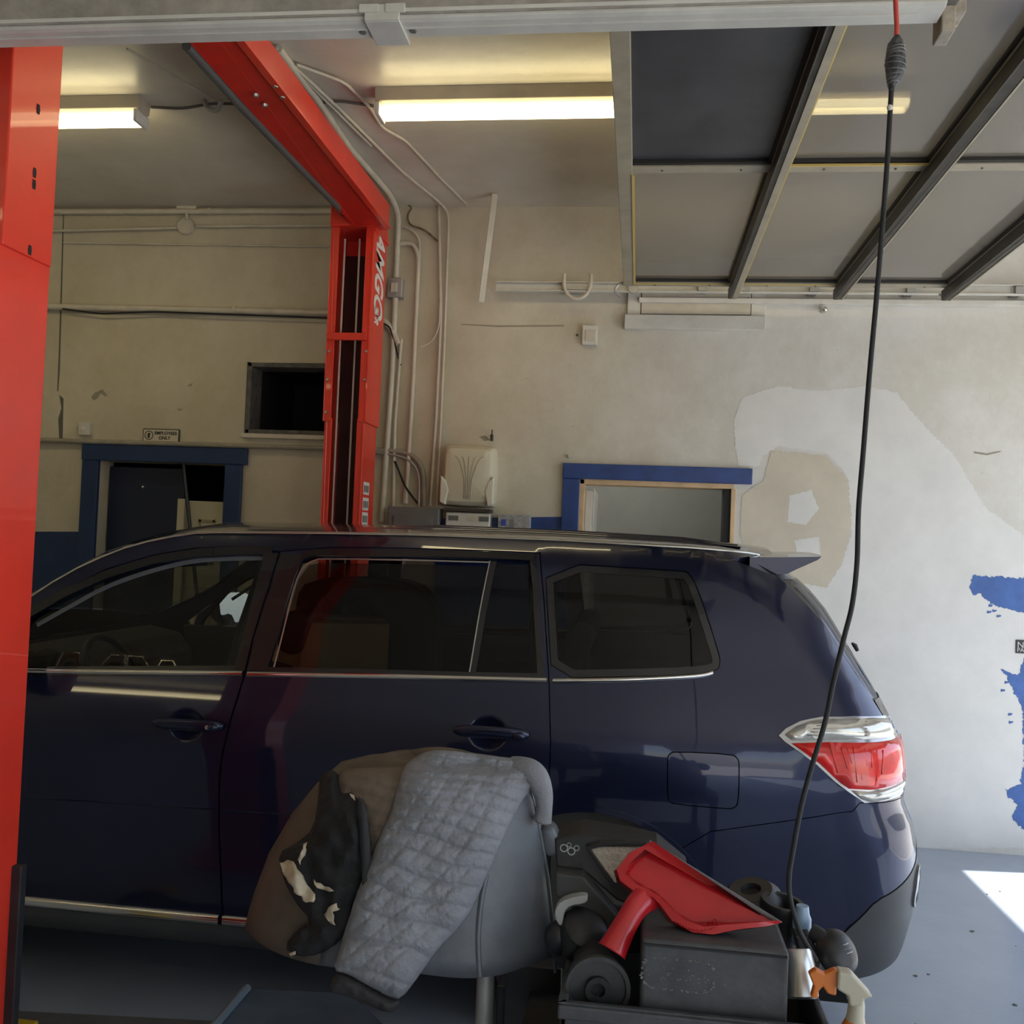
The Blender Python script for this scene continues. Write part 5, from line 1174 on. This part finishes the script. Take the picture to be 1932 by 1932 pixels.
# bell-shaped rubber canister
def lathe_px(name, a, b, prof, m, label=None, cat=None, parent=None, n=32):
    ax = (b-a).normalized(); L = (b-a).length
    o = MB().lathe([(r, h*L) for r, h in prof], a, ax, n).build(name, m, parent, smooth=True)
    if label: tag(o, label, cat)
    return o
a = oy(1116, 1800, 2.04); b = oy(1128, 1868, 1.885)
cn = lathe_px('rubber_canister', a, b, [(0, 0), (.030, 0), (.038, .08), (.040, .5), (.052, .62), (.058, .9), (.062, .93), (.062, 1), (.054, 1.0), (.052, .96), (.024, .955), (.024, .90), (0, .90)], mat('canister_black', (.035, .035, .035), .5, var=.3, vscale=30), 'black bell-shaped rubber canister with a hole in its wide end, left of the label case', 'canister')
cn.location.z += 0
lathe_px('hub', a.lerp(b, .9), b.lerp(a, -.02), [(.024, .0), (.024, 1), (.014, 1), (.014, .3), (0, .3)], M_rub, parent=cn)
o = MB(); c = oy(1095, 1765, 2.06); o.lathe([(0, .05), (.03, .05), (.045, .04), (.052, .015), (.052, -.015), (.046, -.03), (.05, -.06), (0, -.06)], c, (.3, -.6, .7), 24); o.ball(c+Vector((-.045, -.01, -.005)), (.03, .03, .035)); o = o.build('moulded_plug', M_black, smooth=True); tag(o, 'black rounded cap lying behind the bell-shaped canister', 'cap')
# filler parts inside the heap
def slabpx(name, px, Y, dep, m, label=None, cat=None, parent=None, bev=.004, tilt=0):
    P = [oy(a, b, Y+tilt*(b-1700)/400) for a, b in px]; o = MB().prism(P, (0, dep, 0)).build(name, m, parent, bevel=bev, seg=2)
    if label: tag(o, label, cat)
    return o
hb = slabpx('lamp_housing', [(1046, 1582), (1095, 1573), (1190, 1588), (1240, 1600), (1300, 1650), (1240, 1720), (1165, 1700), (1108, 1650), (1050, 1640)], 2.10, .12, M_black, 'black moulded car part with a beige insert, behind the red dustpan', 'car part', tilt=-.1)
slabpx('insert', [(1112, 1603), (1132, 1598), (1200, 1596), (1222, 1600), (1180, 1660), (1160, 1668)], 2.085, .02, mat('beige_foam', (.50, .44, .36), .8, var=.2, vscale=60, bump=.5, bscale=120), parent=hb, tilt=-.1)
slabpx('insert_frame', [(1106, 1598), (1132, 1590), (1222, 1592), (1222, 1598), (1134, 1596), (1114, 1603), (1160, 1672), (1156, 1678)], 2.08, .02, M_rub, parent=hb, tilt=-.1, bev=.001)
for k, (x, y, r) in enumerate(((1064, 1600, 7), (1078, 1606, 7), (1088, 1600, 5), (1074, 1594, 4))):
    MB().lathe([(r*.0009, 0), (r*.0009, .001), (r*.0012, .001), (r*.0012, 0)], oy(x, y, 2.10-.1*(y-1700)/400*-1-.003), (0, -1, 0), 16).build('emblem', M_zinc, hb)
slabpx('moulding_strip', [(1048, 1648), (1100, 1655), (1172, 1738), (1160, 1790), (1100, 1730), (1048, 1690)], 2.06, .05, mat('charcoal_plastic', (.05, .05, .048), .6, var=.2), 'charcoal plastic strip sloping down below the beige insert', 'car part')
slabpx('grab_handle', smoothpoly([(1045, 1728), (1050, 1708), (1068, 1696), (1104, 1690), (1110, 1698), (1102, 1706), (1076, 1709), (1064, 1722), (1062, 1742), (1056, 1750)], 1), 2.03, .03, mat('pale_plastic', (.42, .42, .41), .4), 'pale grey curved plastic handle at the left edge of the heap', 'handle')
slabpx('moulded_duct', [(1200, 1700), (1290, 1745), (1400, 1760), (1400, 1800), (1180, 1800)], 2.09, .10, M_black, 'black plastic duct lying under the red dustpan', 'car part')
for k in range(5):
    a = oy(1215+k*22, 1722+k*7, 2.06); MB().tube([a, a+Vector((.03, -.01, -.022))], .004, 6).build('clip', M_zinc, [o for o in COL.objects if o.name.startswith('moulded_duct')][0])
# red dustpan
M_dp = mat('red_plastic', (.50, .012, .018), .32, coat=.4, var=.1, vscale=12)
dp = thing('dustpan', tuple(oy(1280, 1680, 2.0)), 'red plastic dustpan lying tilted on top of the heap', 'dustpan')
def DP(p, d=0):  # pan plane leans back: upper right lip is further away
    x, y = p; Y = 1.95+.10*(1740-y)/150
    P = oy(x, y, Y); n_ = Vector((.25, -.85, .45)).normalized(); return P+n_*d
O = [(1226, 1592), (1466, 1741), (1440, 1748), (1385, 1754), (1338, 1764), (1300, 1760), (1262, 1738), (1240, 1708), (1226, 1694), (1200, 1690), (1166, 1664), (1160, 1644), (1186, 1612)]
v, f = cdt(O, [], 14); mb = MB(); mb.add([DP(p, 0) for p in v], f); mb.build('pan', M_dp, dp, smooth=True, fix=False, solid=.003)
IN = [(1236, 1600), (1456, 1738), (1385, 1742), (1338, 1744), (1302, 1741), (1272, 1722), (1250, 1696), (1232, 1682), (1208, 1672), (1184, 1654), (1180, 1643), (1200, 1624)]
RO = O[1:]+O[:1]; RI = IN[1:]+IN[:1]
mb = MB(); mb.grid([[DP(p, .022) for p in RO], [DP((Vector(p)+Vector(q))/2, .024) for p, q in zip(RO, RI)], [DP(q, .002) for q in RI]]); mb.grid([[DP(p, -.002) for p in RO], [DP(p, .022) for p in RO]])
mb.build('rim', M_dp, dp, smooth=True, fix=False, solid=.002)
for k in range(17):
    t = k/16; p = Vector(IN[3]).lerp(Vector(IN[5]), 0) if False else Vector((1266+t*80, 1735+math.sin(t*PI*.9)*16)); MB().tube([DP((p.x-2, p.y-5), .012), DP((p.x+2, p.y+9), .026)], .0014, 5).build('rib', M_dp, dp)
MB().tube([DP((1224, 1590), .004), DP((1345, 1665), .004), DP((1468, 1741), .004)], .005, 8).build('rubber_lip', mat('grey_lip', (.16, .15, .15), .6), dp, smooth=True)
hp = catmull([DP((1222, 1690), .010), DP((1196, 1712), .022), DP((1176, 1745), .020), DP((1152, 1795), .010)], 8); rows = []
for i, c in enumerate(hp):
    t = (hp[min(i+1, len(hp)-1)]-hp[max(i-1, 0)]).normalized(); vdir = (c-EYE).normalized(); s_ = t.cross(vdir).normalized(); w_ = .027-.007*math.sin(PI*i/len(hp)); nn = s_.cross(t).normalized()
    nn = nn if nn.y < 0 else -nn
    rows.append([c-s_*w_-nn*.016, c-s_*w_*.95, c-s_*w_*.4+nn*.006, c+s_*w_*.4+nn*.006, c+s_*w_*.95, c+s_*w_-nn*.016])
mb = MB(); mb.grid(rows); mb.build('handle', M_dp, dp, smooth='all', fix=False, solid=.003)
# black round housings right of the pan
a = oy(1478, 1700, 2.10)
o = MB().lathe([(0, -.03), (.030, -.03), (.034, .0), (.044, .0), (.046, -.006), (.044, -.02), (.050, -.05), (.060, -.10), (.060, -.16), (0, -.16)], a, (.12, -.1, 1), 32).build('filter_housing', M_black, smooth=True); tag(o, 'black round housing with an open top, right of the dustpan lip', 'car part')
a = oy(1418, 1690, 2.15)
o = MB().lathe([(0, .0), (.02, .004), (.022, .016), (.045, .016), (.062, .0), (.068, -.03), (.066, -.10), (0, -.10)], a, (-.2, -.25, 1), 32).build('filter_housing', mat('charcoal_rubber', (.022, .022, .024), .5, bump=.1), smooth=True); tag(o, 'charcoal domed housing just behind the dustpan lip', 'car part')
a = oy(1513, 1742, 2.04); o = MB().lathe([(0, .035), (.012, .035), (.014, .02), (.018, .01), (.018, -.04), (0, -.04)], a, (0, 0, 1), 18).build('bottle_cap', mat('pale_blue', (.25, .36, .50), .35), smooth=True); tag(o, 'small pale blue plastic bottle top beside the black cord', 'bottle')
lathe_px('ring', a+Vector((0, 0, -.02)), a+Vector((0, 0, -.012)), [(.0185, 0), (.0195, .3), (.0195, .7), (.0185, 1)], M_zinc, parent=o)
gd = MB(); c = oy(1585, 1795, 1.98)
ax = Vector((.55, -.55, .55)).normalized()
o = MB().lathe([(0, .022), (.025, .018), (.040, .006), (.046, -.012), (.044, -.02), (0, -.02)], c, ax, 28).build('vented_cap', M_black, smooth=True); tag(o, 'black domed cap with fine ribs at the right end of the heap', 'car part')
u = ax.cross(Vector((0, 0, 1))).normalized(); v_ = ax.cross(u)
for k in range(-5, 6):
    h = .043*math.sqrt(max(0, 1-(k*.0078/.046)**2)); c1 = c+v_*k*.0078+ax*.0
    mb = MB(); mb.tube([c1+u*s*h+ax*(.0225-.032*((s*h/.046)**2+(k*.0078/.046)**2)) for s in (-.93, -.7, -.4, 0, .4, .7, .93)], .0010, 5); mb.build('rib', M_zinc if k % 2 else M_grey, o)
o = MB().tube(catmull([oy(1532, 1758, 2.0), oy(1548, 1768, 1.99), oy(1560, 1785, 1.98), oy(1555, 1800, 1.98)], 6), .016, 12).build('hose_elbow', M_rub, smooth=True); tag(o, 'short black rubber elbow beside the ribbed cap', 'hose')
slabpx('bracket', [(1500, 1768), (1530, 1765), (1552, 1808), (1545, 1850), (1515, 1830)], 1.99, .05, M_black, 'black angled bracket between the label case and the ribbed cap', 'car part')
a = oy(1503, 1790, 1.93); b = oy(1514, 1884, 1.90)
o = lathe_px('chrome_can', a, b, [(0, 0), (.024, 0), (.027, .05), (.030, .3), (.030, .95), (.026, 1), (0, 1)], M_steel, 'shiny chrome canister at the right end of the label case', 'canister')
# spray bottle
sb = thing('spray_bottle', tuple(oy(1608, 1990, 1.82)), 'spray bottle with orange trigger and beige head at the right end of the heap', 'spray bottle')
M_or = mat('orange_plastic', (.62, .17, .02), .35, coat=.3); M_bg = mat('beige_head', (.48, .44, .34), .45)
slabpx('trigger', [(1526, 1838), (1540, 1829), (1556, 1838), (1576, 1829), (1590, 1836), (1588, 1858), (1579, 1864), (1578, 1880), (1562, 1876), (1553, 1862), (1545, 1872), (1545, 1884), (1530, 1884), (1536, 1862)], 1.81, .016, M_or, parent=sb, bev=.003)
slabpx('spray_head', [(1582, 1834), (1608, 1838), (1648, 1882), (1632, 1886), (1628, 1900), (1604, 1900), (1600, 1880), (1580, 1868)], 1.80, .03, M_bg, parent=sb, bev=.004)
a = oy(1616, 1894, 1.815)
MB().lathe([(.012, .01), (.014, .0), (.015, -.02), (.017, -.03)], a, (.05, 0, 1), 20).build('neck', M_bg, sb, smooth=True)
MB().lathe([(.015, -.025), (.019, -.033), (.028, -.055), (.031, -.09), (.031, -.24), (0, -.24)], a, (.05, 0, 1), 24).build('bottle', M_or, sb, smooth=True)

# ================================================================ HANGING CORD
cd = thing('hanging_cord', tuple(oy(1690, 120, 1.9)), 'long black cord with a taped splice hanging in front of the car', 'cord')
Yc = 1.90
M_hose = mat('red_hose', (.55, .06, .04), .45)
t0 = oy(1691, 78, Yc); MB().tube([oy(1689, -10, Yc)+Vector((0, 0, 1.0)), oy(1689, -10, Yc), oy(1692, 50, Yc), t0], .0045, 10).build('red_hose', M_hose, cd, smooth=True)
ps = [oy(x, y, Yc) for x, y in ((1692, 66), (1692, 74), (1690, 85), (1690, 105), (1690, 125), (1687, 145), (1684, 160), (1682, 172))]
mb = MB(); mb.tube(ps, [.004, .010, .015, .018, .019, .015, .009, .005], 16); M_tape = mat('black_tape', (.05, .05, .052), .35, var=.6, vscale=60, bump=1.0, bscale=70); mb.build('taped_splice', M_tape, cd, smooth=True)
for k in range(10):
    y = 82+k*8.5; r = interp(y, [(66, .004), (85, .0155), (125, .0195), (160, .0095), (175, .005)]); c = oy(1690-(.12*max(0, y-120)), y, Yc)
    mb = MB(); mb.tube([c+Vector((math.cos(t)*r, math.sin(t)*r, .003*math.sin(t+k))) for t in [2*PI*i/16 for i in range(17)]], .0012, 5); mb.build('tape_edge', mat('tape_edge_grey', (.16, .16, .16), .35), cd)
cp = [(1682, 168), (1680, 200), (1673, 320), (1663, 450), (1653, 570), (1641, 700), (1629, 850), (1620, 960), (1617, 1060), (1608, 1140), (1592, 1205), (1572, 1290), (1556, 1365), (1532, 1445), (1512, 1520), (1497, 1600), (1489, 1650), (1490, 1690), (1501, 1735), (1514, 1768), (1540, 1812)]
MB().tube(catmull([oy(x, y, Yc+.03*max(0, (y-1600)/200)) for x, y in cp], 6), .0048, 10).build('cord', M_rub, cd, smooth=True)
MB().ball(oy(1679, 203, Yc-.003), (.006, .005, .006)).build('white_knot', M_white, cd, smooth=True)
